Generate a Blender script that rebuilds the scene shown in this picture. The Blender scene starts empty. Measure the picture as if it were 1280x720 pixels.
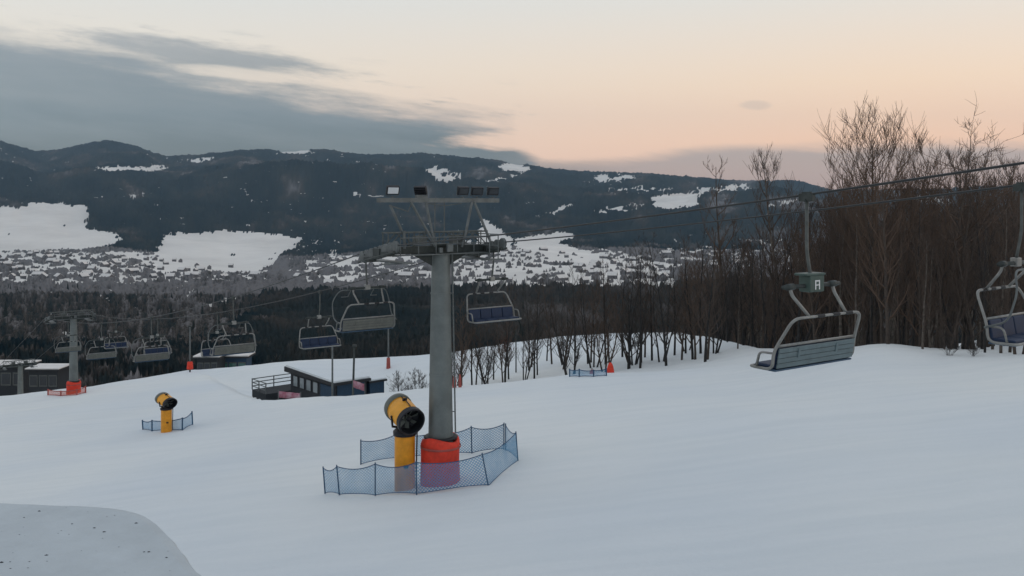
import bpy, math, random
import numpy as np
from mathutils import Vector, Matrix
R = math.radians
random.seed(7); rng = np.random.default_rng(7)
scene = bpy.context.scene
col = scene.collection
F = 1100.0; H = 255.0          # focal length and eye level in pixels of a 1280 wide picture

# ------------------------------------------------------------------ helpers
def vnoise(x, y, seed=0):
    x = np.asarray(x, float); y = np.asarray(y, float)
    xi = np.floor(x).astype(np.int64); yi = np.floor(y).astype(np.int64)
    fx = x - xi; fy = y - yi
    fx = fx*fx*(3-2*fx); fy = fy*fy*(3-2*fy)
    def h(a, b):
        n = (a*374761393 + b*668265263 + seed*1442695041) & 0xffffffff
        n = ((n ^ (n >> 13))*1274126177) & 0xffffffff
        n = n ^ (n >> 16)
        return (n & 0xffffff)/float(0xffffff)
    return (h(xi, yi)*(1-fx)+h(xi+1, yi)*fx)*(1-fy) + (h(xi, yi+1)*(1-fx)+h(xi+1, yi+1)*fx)*fy
def fbm(x, y, o=4, seed=0):
    s = 0; a = .5; t = 0
    for i in range(o):
        s = s + a*vnoise(np.asarray(x)*2**i, np.asarray(y)*2**i, seed+i*17); t += a; a *= .5
    return s/t
def sstep(a, b, x):
    t = np.clip((x-a)/(b-a), 0, 1); return t*t*(3-2*t)

class MB:
    def __init__(s): s.v = []; s.f = []; s.sm = True
    def add(s, v, f):
        n = len(s.v); s.v += [tuple(p) for p in v]; s.f += [tuple(i+n for i in q) for q in f]; return s
    def box(s, c, size, rot=None, taper=1.0):
        hx, hy, hz = [a/2 for a in size]
        vs = []
        for k, (x, y, z) in enumerate([(-1,-1,-1),(1,-1,-1),(1,1,-1),(-1,1,-1),(-1,-1,1),(1,-1,1),(1,1,1),(-1,1,1)]):
            t = taper if z > 0 else 1
            p = Vector((x*hx*t, y*hy*t, z*hz))
            if rot is not None: p = rot @ p
            vs.append(p + Vector(c))
        return s.add(vs, [(0,3,2,1),(4,5,6,7),(0,1,5,4),(1,2,6,5),(2,3,7,6),(3,0,4,7)])
    def tube(s, pts, r, n=8, cap=True):
        pts = [Vector(p) for p in pts]; m = len(pts)
        rs = r if isinstance(r, (list, tuple)) else [r]*m
        vs = []; prev = None
        for i, p in enumerate(pts):
            d = (pts[min(i+1, m-1)] - pts[max(i-1, 0)])
            if d.length < 1e-9: d = Vector((0,0,1))
            d.normalize()
            if prev is None:
                a = Vector((0,0,1)) if abs(d.z) < .9 else Vector((1,0,0))
                u = d.cross(a).normalized()
            else:
                u = (prev - d*prev.dot(d))
                u = u.normalized() if u.length > 1e-6 else d.cross(Vector((0,0,1))).normalized()
            prev = u; w = d.cross(u)
            for k in range(n):
                a = 2*math.pi*k/n
                vs.append(p + (u*math.cos(a) + w*math.sin(a))*rs[i])
        fs = [(i*n+k, i*n+(k+1) % n, (i+1)*n+(k+1) % n, (i+1)*n+k) for i in range(m-1) for k in range(n)]
        if cap: fs += [tuple(range(n))[::-1], tuple(range((m-1)*n, m*n))]
        return s.add(vs, fs)
    def lathe(s, prof, c=(0,0,0), n=32, rot=None, cap=True):
        vs = []
        for (r, z) in prof:
            for k in range(n):
                a = 2*math.pi*k/n
                p = Vector((r*math.cos(a), r*math.sin(a), z))
                if rot is not None: p = rot @ p
                vs.append(p + Vector(c))
        m = len(prof)
        fs = [(i*n+k, i*n+(k+1) % n, (i+1)*n+(k+1) % n, (i+1)*n+k) for i in range(m-1) for k in range(n)]
        if cap: fs += [tuple(range(n))[::-1], tuple(range((m-1)*n, m*n))]
        return s.add(vs, fs)
    def build(s, name, mat, parent=None, smooth=False, bevel=0):
        me = bpy.data.meshes.new(name); me.from_pydata(s.v, [], s.f); me.update()
        if smooth:
            me.polygons.foreach_set('use_smooth', [True]*len(me.polygons))
        o = bpy.data.objects.new(name, me); col.objects.link(o)
        o.data.materials.append(mat)
        if parent is not None: o.parent = parent
        if bevel:
            b = o.modifiers.new('bevel', 'BEVEL'); b.width = bevel; b.segments = 2; b.limit_method = 'ANGLE'
        return o
def tag(o, label=None, cat=None, group=None, kind=None):
    if label: o['label'] = label
    if cat: o['category'] = cat
    if group: o['group'] = group
    if kind: o['kind'] = kind
    return o
def empty(name, loc, rz=0):
    o = bpy.data.objects.new(name, None); col.objects.link(o); o.location = loc; o.rotation_euler = (0, 0, rz)
    o.empty_display_size = .3
    return o
def copy_tree(o, parent=None, skip=()):
    c = o.copy(); col.objects.link(c); c.parent = parent
    for ch in list(o.children):
        if ch.name.split('.')[0] in skip: continue
        copy_tree(ch, c)
    return c
def at(px, py, d): return Vector(((px-640)/F*d, d, -(py-H)/F*d))
def arc(pts, r=.12, n=4):
    """round the corners of a polyline"""
    pts = [Vector(p) for p in pts]; out = [pts[0]]
    for i in range(1, len(pts)-1):
        a = (pts[i-1]-pts[i]); b = (pts[i+1]-pts[i]); k = min(r, a.length*.45, b.length*.45)
        p0 = pts[i]+a.normalized()*k; p2 = pts[i]+b.normalized()*k
        for j in range(n+1):
            t = j/n; out.append(p0*(1-t)**2 + pts[i]*2*t*(1-t) + p2*t*t)
    out.append(pts[-1]); return out

# ------------------------------------------------------------------ materials
def mat(name, colr, rough=.6, metal=0, noise=None, bump=None, col2=None, spec=.4):
    """noise=(scale, amount) mottles the colour towards col2, bump=(scale, strength, distance)"""
    m = bpy.data.materials.new(name); m.use_nodes = True
    nt = m.node_tree; b = nt.nodes['Principled BSDF']
    b.inputs['Base Color'].default_value = (*colr, 1); b.inputs['Roughness'].default_value = rough
    b.inputs['Metallic'].default_value = metal; b.inputs['Specular IOR Level'].default_value = spec
    tc = nt.nodes.new('ShaderNodeTexCoord')
    if noise:
        n = nt.nodes.new('ShaderNodeTexNoise'); n.inputs['Scale'].default_value = noise[0]; n.inputs['Detail'].default_value = 5
        n.inputs['Roughness'].default_value = .65
        nt.links.new(tc.outputs['Object'], n.inputs['Vector'])
        r = nt.nodes.new('ShaderNodeValToRGB'); r.color_ramp.elements[0].position = .35; r.color_ramp.elements[1].position = .68
        c2 = col2 or tuple(c*(1-noise[1]) for c in colr)
        r.color_ramp.elements[0].color = (*c2, 1); r.color_ramp.elements[1].color = (*colr, 1)
        nt.links.new(n.outputs['Fac'], r.inputs['Fac']); nt.links.new(r.outputs['Color'], b.inputs['Base Color'])
    if bump:
        n = nt.nodes.new('ShaderNodeTexNoise'); n.inputs['Scale'].default_value = bump[0]; n.inputs['Detail'].default_value = 6
        nt.links.new(tc.outputs['Object'], n.inputs['Vector'])
        bp = nt.nodes.new('ShaderNodeBump'); bp.inputs['Strength'].default_value = bump[1]; bp.inputs['Distance'].default_value = bump[2]
        nt.links.new(n.outputs['Fac'], bp.inputs['Height']); nt.links.new(bp.outputs['Normal'], b.inputs['Normal'])
    return m
M = {}
M['galv'] = mat('galvanised_steel', (.15, .165, .16), .55, .35, (3, .35))
M['steel_mid'] = mat('dull_steel', (.12, .13, .12), .6, .3, (4, .4))
M['steel_dark'] = mat('weathered_steel', (.055, .065, .06), .6, .3, (4, .4))
M['pole'] = mat('painted_pole', (.17, .19, .18), .55, .2, (1.6, .28), (8, .15, .01))
M['tube'] = mat('chair_tube', (.27, .27, .25), .45, .4, (6, .3))
M['rubber'] = mat('black_rubber', (.012, .012, .013), .6)
M['blue_seat'] = mat('blue_cushion', (.007, .024, .065), .6, 0, (5, .3))
M['back_panel'] = mat('grey_back_panel', (.15, .155, .135), .5, .2, (4, .25))
M['back_panel_blue'] = mat('blue_grey_back_panel', (.14, .19, .20), .5, .2, (4, .25))
M['seat_side'] = mat('blue_seat_shell', (.04, .085, .14), .5, 0, (4, .2))
M['green_box'] = mat('green_hanger_box', (.05, .085, .07), .5, 0, (8, .2))
M['white_mark'] = mat('white_marking', (.7, .7, .68), .5)
M['yellow'] = mat('yellow_paint', (.82, .33, .015), .45, 0, (2.5, .3), (20, .1, .005))
M['yellow2'] = mat('yellow_drum_paint', (.85, .38, .03), .4, 0, (2.5, .2))
M['black'] = mat('black_metal', (.01, .011, .014), .5, .2)
M['grey_ring'] = mat('grey_ring', (.13, .14, .12), .5, .3)
M['red_pad'] = mat('red_foam', (.78, .055, .025), .75, 0, (3, .3), (6, .3, .03))
M['pink_pad'] = mat('faded_red_foam', (.42, .10, .08), .8, 0, (3, .3))
M['blue_post'] = mat('blue_post', (.02, .07, .13), .6)
M['hem'] = mat('dark_blue_hem', (.025, .07, .14), .8)
M['wood_dark'] = mat('dark_timber', (.028, .033, .038), .8, 0, (8, .4))
M['wood_blue'] = mat('blue_painted_boards', (.02, .055, .10), .7, 0, (6, .3))
M['fascia'] = mat('roof_fascia', (.02, .022, .024), .7)
M['glass'] = mat('window_glass', (.22, .25, .26), .12, 0, None, None, None, .8)
M['glass_green'] = mat('green_glass', (.04, .12, .10), .12, 0, None, None, None, .8)
M['banner'] = mat('pink_white_banner', (.55, .38, .42), .7, 0, (1.3, .6), None, (.3, .06, .1))
M['lens'] = mat('floodlight_lens', (.6, .62, .62), .12, 0)
M['lens_dark'] = mat('dark_floodlight_lens', (.03, .035, .04), .15, 0)
M['bark_brown'] = mat('brown_bark', (.085, .066, .052), .9, 0, (2.5, .5), (12, .5, .05))
M['bark_dark'] = mat('dark_bark', (.034, .032, .030), .9, 0, (2.5, .5), (12, .5, .05))
M['bark_pale'] = mat('pale_bark', (.16, .135, .11), .9, 0, (2.0, .65), (12, .5, .05))
M['twig'] = mat('twigs', (.070, .051, .039), .95)
M['twig_red'] = mat('reddish_twigs', (.094, .062, .043), .95)
M['twig_dark'] = mat('dark_twigs', (.040, .034, .029), .95)
M['dry_leaf'] = mat('dry_leaves', (.11, .05, .035), .9)
M['conifer'] = mat('conifer_needles', (.020, .030, .026), .95, 0, (1.5, .4))
M['house_wall'] = mat('village_wall', (.16, .15, .15), .9, 0, (.3, .4))
M['roof_snow'] = mat('roof_snow', (.74, .71, .66), .9, 0, (.6, .15))
M['hill_snow'] = mat('field_snow', (.80, .76, .69), .95, 0, (.004, .18))
M['cable'] = mat('steel_cable', (.035, .038, .038), .5, .4)

def snow_mat():
    m = bpy.data.materials.new('piste_snow'); m.use_nodes = True; nt = m.node_tree; b = nt.nodes['Principled BSDF']
    b.inputs['Roughness'].default_value = .85; b.inputs['Specular IOR Level'].default_value = .2
    tc = nt.nodes.new('ShaderNodeTexCoord')
    def noise(scale, detail, vec=None, rough=.5):
        n = nt.nodes.new('ShaderNodeTexNoise'); n.inputs['Scale'].default_value = scale; n.inputs['Detail'].default_value = detail
        n.inputs['Roughness'].default_value = rough
        nt.links.new(vec or tc.outputs['Object'], n.inputs['Vector']); return n
    # big soft patches of scraped (greyer, bluer) and fresh snow
    n1 = noise(.045, 3); r = nt.nodes.new('ShaderNodeValToRGB')
    r.color_ramp.elements[0].position = .32; r.color_ramp.elements[0].color = (.66, .70, .71, 1)
    r.color_ramp.elements[1].position = .68; r.color_ramp.elements[1].color = (.76, .77, .73, 1)
    nt.links.new(n1.outputs['Fac'], r.inputs['Fac'])
    # groomer and ski tracks running down the fall line
    mp = nt.nodes.new('ShaderNodeMapping'); mp.inputs['Rotation'].default_value = (0, 0, R(-52)); mp.inputs['Scale'].default_value = (.05, 1.1, 1)
    nt.links.new(tc.outputs['Object'], mp.inputs['Vector'])
    n2 = noise(1.0, 4, mp.outputs['Vector'], .6)
    r2 = nt.nodes.new('ShaderNodeValToRGB'); r2.color_ramp.elements[0].position = .36; r2.color_ramp.elements[0].color = (.95, .96, .965, 1)
    r2.color_ramp.elements[1].position = .6; r2.color_ramp.elements[1].color = (1, 1, 1, 1)
    nt.links.new(n2.outputs['Fac'], r2.inputs['Fac'])
    mx = nt.nodes.new('ShaderNodeMix'); mx.data_type = 'RGBA'; mx.blend_type = 'MULTIPLY'; mx.inputs[0].default_value = 1
    nt.links.new(r.outputs['Color'], mx.inputs[6]); nt.links.new(r2.outputs['Color'], mx.inputs[7])
    nt.links.new(mx.outputs[2], b.inputs['Base Color'])
    n3 = noise(1.6, 8, None, .7)
    ad = nt.nodes.new('ShaderNodeMath'); ad.operation = 'ADD'
    ml = nt.nodes.new('ShaderNodeMath'); ml.operation = 'MULTIPLY'; ml.inputs[1].default_value = .8
    nt.links.new(n2.outputs['Fac'], ml.inputs[0]); nt.links.new(ml.outputs[0], ad.inputs[0]); nt.links.new(n3.outputs['Fac'], ad.inputs[1])
    bp = nt.nodes.new('ShaderNodeBump'); bp.inputs['Strength'].default_value = .45; bp.inputs['Distance'].default_value = .10
    nt.links.new(ad.outputs[0], bp.inputs['Height']); nt.links.new(bp.outputs['Normal'], b.inputs['Normal'])
    return m
M['snow'] = snow_mat()

def old_snow_mat():
    m = mat('old_grey_snow', (.50, .545, .555), .9, 0, (.9, .14), (3.5, .5, .04))
    return m
M['old_snow'] = old_snow_mat()

def net_mat(name, c, cover):
    """woven safety net: threads with open holes between"""
    m = bpy.data.materials.new(name); m.use_nodes = True; nt = m.node_tree; b = nt.nodes['Principled BSDF']
    b.inputs['Base Color'].default_value = (*c, 1); b.inputs['Roughness'].default_value = .8
    tc = nt.nodes.new('ShaderNodeTexCoord'); n = nt.nodes.new('ShaderNodeTexNoise'); n.inputs['Scale'].default_value = 1.4; n.inputs['Detail'].default_value = 4
    nt.links.new(tc.outputs['Object'], n.inputs['Vector'])
    # threads: fine diagonal weave in the net's own uv
    uv = tc.outputs['UV']; res = []
    for ang in (45, -45):
        mp = nt.nodes.new('ShaderNodeMapping'); mp.inputs['Rotation'].default_value = (0, 0, R(ang)); nt.links.new(uv, mp.inputs['Vector'])
        w = nt.nodes.new('ShaderNodeTexWave'); w.inputs['Scale'].default_value = 3.2; nt.links.new(mp.outputs[0], w.inputs['Vector']); res.append(w)
    mxn = nt.nodes.new('ShaderNodeMath'); mxn.operation = 'MAXIMUM'
    nt.links.new(res[0].outputs['Fac'], mxn.inputs[0]); nt.links.new(res[1].outputs['Fac'], mxn.inputs[1])
    mr = nt.nodes.new('ShaderNodeMapRange'); mr.inputs['From Min'].default_value = .45; mr.inputs['From Max'].default_value = .95
    mr.inputs['To Min'].default_value = max(0, cover-.22); mr.inputs['To Max'].default_value = min(1, cover+.22)
    nt.links.new(mxn.outputs[0], mr.inputs['Value'])
    mu = nt.nodes.new('ShaderNodeMath'); mu.operation = 'MULTIPLY_ADD'; mu.inputs[1].default_value = .35; 
    sb = nt.nodes.new('ShaderNodeMath'); sb.operation = 'SUBTRACT'; sb.inputs[1].default_value = .17
    nt.links.new(n.outputs['Fac'], mu.inputs[0]); nt.links.new(mr.outputs[0], mu.inputs[2]); nt.links.new(mu.outputs[0], sb.inputs[0])
    nt.links.new(sb.outputs[0], b.inputs['Alpha'])
    return m
M['net_blue'] = net_mat('blue_net', (.07, .25, .42), .46)
M['net_orange'] = net_mat('orange_net', (.55, .10, .05), .5)

def forest_mat():
    m = bpy.data.materials.new('far_forest'); m.use_nodes = True; nt = m.node_tree; b = nt.nodes['Principled BSDF']
    b.inputs['Roughness'].default_value = 1; b.inputs['Specular IOR Level'].default_value = 0
    at_ = nt.nodes.new('ShaderNodeAttribute'); at_.attribute_name = 'mixture'
    r = nt.nodes.new('ShaderNodeValToRGB'); e = r.color_ramp.elements
    e[0].position = 0; e[0].color = (.008, .017, .021, 1); e[1].position = 1; e[1].color = (.17, .16, .155, 1)
    a = e.new(.45); a.color = (.022, .029, .029, 1); a2 = e.new(.7); a2.color = (.052, .046, .040, 1)
    nt.links.new(at_.outputs['Fac'], r.inputs['Fac']); nt.links.new(r.outputs['Color'], b.inputs['Base Color'])
    return m
M['forest'] = forest_mat()

# ------------------------------------------------------------------ the ground near the camera
PXc = np.array([-400,    0, 110, 240, 300, 330, 410, 480, 520, 560, 600, 700, 850, 950,1080,1150,1280,1450,1900], float)
D1  = np.array([ 112,  112, 110, 121,  84,  75,  72,  70,  70,  69,  68,  67,  63,  63,  60,56.6,49.5,  46,  46], float)
D2  = np.array([ 112,  112, 110, 122, 118, 115, 112, 108, 105, 106, 108, 112,  96,  71,  62,  58,  51,  48,  48], float)
HOL = np.array([   0,    0,   0,   0, 1.6, 3.1, 3.0, 2.4, 1.8, 1.4, 1.2, 1.0,  .5,   0,   0,   0,   0,   0,   0], float)
KD  = np.array([ .35,  .35, .35, .35, .35, .35, .35, .35, .35, .35, .35,  .3, .25,  .2, .16, .14, .12,  .1,  .1], float)
def ground(x, y):
    x = np.asarray(x, float); y = np.asarray(y, float)
    px = 640 + F*x/np.maximum(y, 12)
    d1 = np.interp(px, PXc, D1); d2 = np.interp(px, PXc, D2); hol = np.interp(px, PXc, HOL); kd = np.interp(px, PXc, KD)
    z = -8.28 + .1116*x - .08*y
    u = (y-d1)/np.maximum(d2-d1, 1)
    z = z - hol*sstep(0, .16, u)*sstep(0, .5, 1-u)
    t = np.maximum(y-d2, 0); z = z - kd*(np.sqrt(t*t+9)-3)
    z = z + (fbm(x*.035, y*.035, 3, 5)-.5)*1.1*sstep(14, 45, y) + (fbm(x*.16, y*.16, 4, 9)-.5)*.42
    for (mx_, my_, mr_, mh_) in ((-2.9, 35.8, 1.5, .16), (-4.1, 33.8, 1.0, .13), (-26.8, 68, 1.1, .15)):
        z = z + mh_*np.exp(-((x-mx_)**2+(y-my_)**2)/mr_**2)*(.7+.6*vnoise(x*1.3, y*1.3, 77))
    # a piled-up lip of snow along the right-hand crest
    z = z + .7*np.exp(-((px-1090)/60)**2)*np.exp(-((y-58)/7)**2)
    return z
def G(x, y): return float(ground(x, y))
def on_ground(px, py, lo=12, hi=120):
    """walk down the ray of a picture point until it meets the slope"""
    d = lo
    while d < hi:
        p = at(px, py, d)
        if p.z <= G(p.x, p.y): return p
        d += .05
    return at(px, py, hi)
def grid_mesh(name, X, Y, Z, m, attrs=None, keep=None):
    r, c = X.shape
    co = np.stack([X, Y, Z], -1).reshape(-1, 3).astype(np.float32)
    idx = np.arange(r*c).reshape(r, c)
    q = np.stack([idx[:-1, :-1], idx[:-1, 1:], idx[1:, 1:], idx[1:, :-1]], -1).reshape(-1, 4)
    if keep is not None:
        k = keep[:-1, :-1] | keep[:-1, 1:] | keep[1:, 1:] | keep[1:, :-1]
        q = q[k.reshape(-1)]
        used = np.unique(q); remap = -np.ones(r*c, np.int64); remap[used] = np.arange(len(used)); q = remap[q]; co = co[used]
    else: used = np.arange(r*c)
    me = bpy.data.meshes.new(name); me.vertices.add(len(co)); me.vertices.foreach_set('co', co.reshape(-1))
    me.loops.add(len(q)*4); me.loops.foreach_set('vertex_index', q.reshape(-1).astype(np.int32))
    me.polygons.add(len(q)); me.polygons.foreach_set('loop_start', (np.arange(len(q))*4).astype(np.int32))
    me.polygons.foreach_set('loop_total', np.full(len(q), 4, np.int32))
    me.polygons.foreach_set('use_smooth', np.ones(len(q), bool))
    me.update(calc_edges=True)
    if attrs:
        for an, av in attrs.items():
            a = me.attributes.new(an, 'FLOAT', 'POINT'); a.data.foreach_set('value', av.reshape(-1)[used].astype(np.float32))
    me.materials.append(m)
    o = bpy.data.objects.new(name, me); col.objects.link(o); return o
gx = np.arange(-170, 190, .8); gy = np.arange(-40, 200, .8)
X, Y = np.meshgrid(gx, gy)
tag(grid_mesh('ski_slope', X, Y, ground(X, Y), M['snow']), kind='structure')

# ------------------------------------------------------------------ valley and hills
SILx = np.array([-300, 0, 20, 45, 62, 100, 135, 170, 205, 250, 300, 340, 380, 430, 500, 560, 620, 660, 690, 740, 800, 830, 870, 930, 985, 1010, 1040, 1100, 1180, 1280, 1600], float)
SILy = np.array([ 168, 176, 181, 188, 188, 182, 179, 185, 197, 196, 189, 186, 187, 191, 194, 198, 201, 204, 210, 214, 215, 218, 225, 228, 227, 232, 239, 239, 238, 234, 226], float)
KX = np.array([-300, 0, 150, 300, 420, 550, 650, 750, 850, 1000, 1280, 1600], float)
KDp = np.array([120, 200, 400, 700, 1200, 1800, 2400, 3000, 3700, 4300, 4900, 5600, 6500, 7200, 9000], float)
rows = {  #    120  200  400  700 1200 1800 2400 3000 3700 (then from the skyline)
 -300: [540, 520, 450, 400, 362, 335, 318, 285, 250],
 0:    [540, 512, 445, 398, 358, 333, 317, 283, 248],
 150:  [540, 510, 445, 398, 360, 334, 318, 292, 250],
 300:  [540, 505, 445, 398, 362, 344, 334, 305, 262],
 420:  [540, 500, 442, 396, 362, 342, 326, 308, 268],
 550:  [540, 498, 440, 392, 358, 336, 318, 306, 272],
 650:  [540, 495, 438, 390, 352, 330, 312, 298, 274],
 750:  [540, 492, 438, 390, 350, 330, 316, 303, 268],
 850:  [540, 485, 436, 388, 350, 330, 318, 308, 262],
 1000: [520, 480, 434, 386, 348, 328, 316, 306, 262],
 1280: [500, 470, 430, 384, 346, 326, 314, 304, 262],
 1600: [500, 470, 430, 384, 346, 326, 314, 304, 262]}
def far_py(px, d):
    px = np.asarray(px, float); d = np.asarray(d, float)
    sil = np.interp(px, SILx, SILy)
    cols = []
    for j, dj in enumerate(KDp):
        if j < 9: cols.append(np.interp(px, KX, [rows[int(k)][j] for k in KX]))
        else:
            off = [24+10*np.sin(px/90.0), 27+9*np.sin(px/70.0+1.0), 12+0*px, 0*px, 9+0*px, 45+0*px][j-9]
            cols.append(sil+off+ (0 if j != 11 else 4*np.sin(px/50.0)))
    cols = np.stack(cols, 0)
    ld = np.log(d); lk = np.log(KDp)
    j = np.clip(np.searchsorted(lk, ld)-1, 0, len(KDp)-2)
    t = np.clip((ld-lk[j])/(lk[j+1]-lk[j]), 0, 1)
    t = t*t*(3-2*t)*.5+t*.5
    a = np.take_along_axis(cols, j[None], 0)[0]; b = np.take_along_axis(cols, (j+1)[None], 0)[0]
    py = a*(1-t)+b*t
    w = sstep(2800, 4200, d)*(1-.65*sstep(5900, 6500, d))
    py = py + w*(fbm(px*.017+3, np.log(d)*9, 4, 31)-.5)*22 + w*(fbm(px*.06+3, np.log(d)*30, 3, 37)-.5)*7
    py = py + (1-w)*sstep(300, 900, d)*(fbm(px*.02, np.log(d)*6, 3, 41)-.5)*7
    return py
nc, nr = 1050, 480
pxs = np.linspace(-150, 1430, nc); ds = np.exp(np.linspace(np.log(120), np.log(9000), nr))
PX, DD = np.meshgrid(pxs, ds)
PY = far_py(PX, DD)
XX = (PX-640)/F*DD; ZZ = -(PY-H)/F*DD
tag(grid_mesh('hills', XX, DD, ZZ, M['hill_snow']), kind='structure')
def far_z(px, d): return float(-(far_py(np.array([[px]]), np.array([[d]]))[0, 0]-H)/F*d)

fields = [  # open snow fields: outline, share of the ground that is open
 ([(-200,256),(33,258),(35,253),(105,255),(113,262),(108,283),(125,288),(150,292),(153,300),(140,308),(95,313),(-200,318)], 1),
 ([(205,292),(235,290),(290,288),(340,291),(375,297),(370,312),(350,320),(340,333),(320,342),(270,341),(195,342),(190,330),(195,315)], 1),
 ([(116,209),(140,208),(200,207),(215,210),(195,214),(120,214)], 1), ([(345,187),(375,186),(395,190),(380,193),(350,191)], 1),
 ([(218,200),(270,195),(268,201),(240,205)], .85), ([(532,210),(550,208),(575,217),(578,224),(560,228),(545,225),(538,219)], .95),
 ([(622,206),(640,203),(662,209),(662,216),(640,215),(625,212)], 1), ([(603,227),(640,218),(655,218),(630,225),(606,229)], 1),
 ([(740,221),(760,217),(800,220),(780,228),(745,228)], .9), ([(812,247),(825,243),(860,240),(882,240),(870,250),(877,257),(830,263),(815,257)], 1),
 ([(738,265),(780,256),(810,253),(804,262),(760,267),(740,268)], .95), ([(665,272),(690,262),(712,254),(720,256),(700,266),(670,273)], .95),
 ([(866,234),(935,230),(942,237),(880,242)], .75), ([(955,257),(990,247),(1003,250),(965,261)], .85),
 ([(606,270),(612,276),(642,298),(640,318),(590,316),(598,290)], 1), ([(642,298),(700,289),(713,291),(722,298),(700,304),(742,316),(700,318),(645,312)], 1),
 ([(705,319),(750,317),(772,331),(722,331)], 1), ([(160,243),(192,240),(188,252),(165,251)], .6), ([(440,240),(482,243),(480,248),(443,244)], .8),
 ([(1132,243),(1192,247),(1188,257),(1138,254)], .8), ([(760,235),(840,230),(845,238),(765,244)], .6), ([(1080,290),(1150,298),(1150,312),(1085,306)], .45),
 ([(560,300),(590,300),(590,330),(470,338),(430,325),(500,318)], .75), ([(820,300),(1010,298),(1010,338),(830,338)], .5),
 ([(570,312),(760,312),(830,330),(860,368),(560,366)], .92), ([(-200,316),(235,314),(240,352),(150,358),(-200,352)], .72), ([(235,338),(330,340),(340,352),(230,356)], .6),
 ([(380,322),(560,312),(560,352),(380,356)], .72), ([(375,295),(430,305),(420,322),(372,318)], .4),
 ([(-200,360),(120,352),(300,360),(330,380),(260,440),(-200,450)], .37)]
def in_poly(px, py, poly):
    ins = np.zeros(px.shape, bool); n = len(poly)
    for i in range(n):
        x1, y1 = poly[i]; x2, y2 = poly[(i+1) % n]
        if y1 == y2: continue
        c = ((y1 > py) != (y2 > py)) & (px < (x2-x1)*(py-y1)/(y2-y1)+x1)
        ins ^= c
    return ins
n3_ = rng.random(PX.shape); n4_ = rng.random(PX.shape)
jx = PX + (fbm(PX*.12, PY*.3, 3, 61)-.5)*11+(n3_-.5)*5; jy = PY + (fbm(PX*.12, PY*.3, 3, 67)-.5)*6+(n4_-.5)*2.4
n_f = fbm(PX*.11, PY*.55, 4, 71) + (n3_-.5)*.13
open_ = np.zeros(PX.shape, bool)
for poly, share in fields:
    ins = in_poly(jx, jy, poly)
    if share >= 1: open_ |= ins & (n_f > .15)
    else: open_ |= ins & (n_f > .5+(.5-share)*.42)
open_ |= (n_f > .74) & (DD > 1500) & (fbm(PX*.02, PY*.06, 2, 73) > .45)
forest = (~open_) & (DD > 165)
n1 = fbm(PX*.5, DD/30.0, 2, 81); n2 = rng.random(PX.shape)
tall = np.where(DD > 2600, 4+10*n2**1.5, 5+8*n2) * (.6+.8*n1)
tall = np.where(DD < 700, (4+4.5*n1+2.5*n2)*sstep(160, 260, DD), tall)
scrub = in_poly(PX, PY, fields[-1][0]) | ((DD > 1000) & (DD < 2600))
tall = np.where(scrub, tall*.55, tall)
infield = np.zeros(PX.shape, bool)
for poly, share in fields:
    if share >= 1: infield |= in_poly(PX, PY, poly)
tall = np.where(infield, tall*.45, tall)
# the wood's own mixture: 0 spruce, 0.7 bare brown beech, 1 frosted scrub
mix = .30+1.9*(fbm(PX*.03, np.log(DD)*14, 5, 91)-.5)+.35*(fbm(PX*.2, PY*.8, 2, 92)-.5)
brown = sstep(300, 520, PX)*(1-sstep(700, 1100, DD)) + .9*sstep(880, 1010, PX)*(1-sstep(2600, 3600, DD)) + .55*sstep(780, 900, PX)*sstep(2600, 3600, DD)*(1-sstep(5600, 6500, DD)) + .8*sstep(120, 60, np.abs(PX-170)*1.0)*(1-sstep(330, 430, DD))
mix = mix + np.clip(brown, 0, 1)*.42
mix = np.where(scrub, .25+.75*fbm(PX*.16, PY*.09, 4, 97)+.25*(n2-.5)+.36*(DD > 1000), mix)
calm = sstep(300, 360, PX)*(1-sstep(900, 1150, DD))
mix = mix*(1-calm) + calm*(.50+.14*sstep(560, 700, PX)+.5*(fbm(PX*.03, np.log(DD)*8, 4, 93)-.5))
mix = mix + .35*(fbm(PX*.01+9, np.log(DD)*3, 3, 99)-.5) + .10*(n2-.5)
fo = grid_mesh('forest', XX, DD, ZZ + np.where(forest, tall, -.6), M['forest'], {'mixture': np.clip(mix, 0, 1)}, forest)
tag(fo, 'dark spruce and bare beech forest covering the hills and valley sides', 'forest', kind='stuff')

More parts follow.
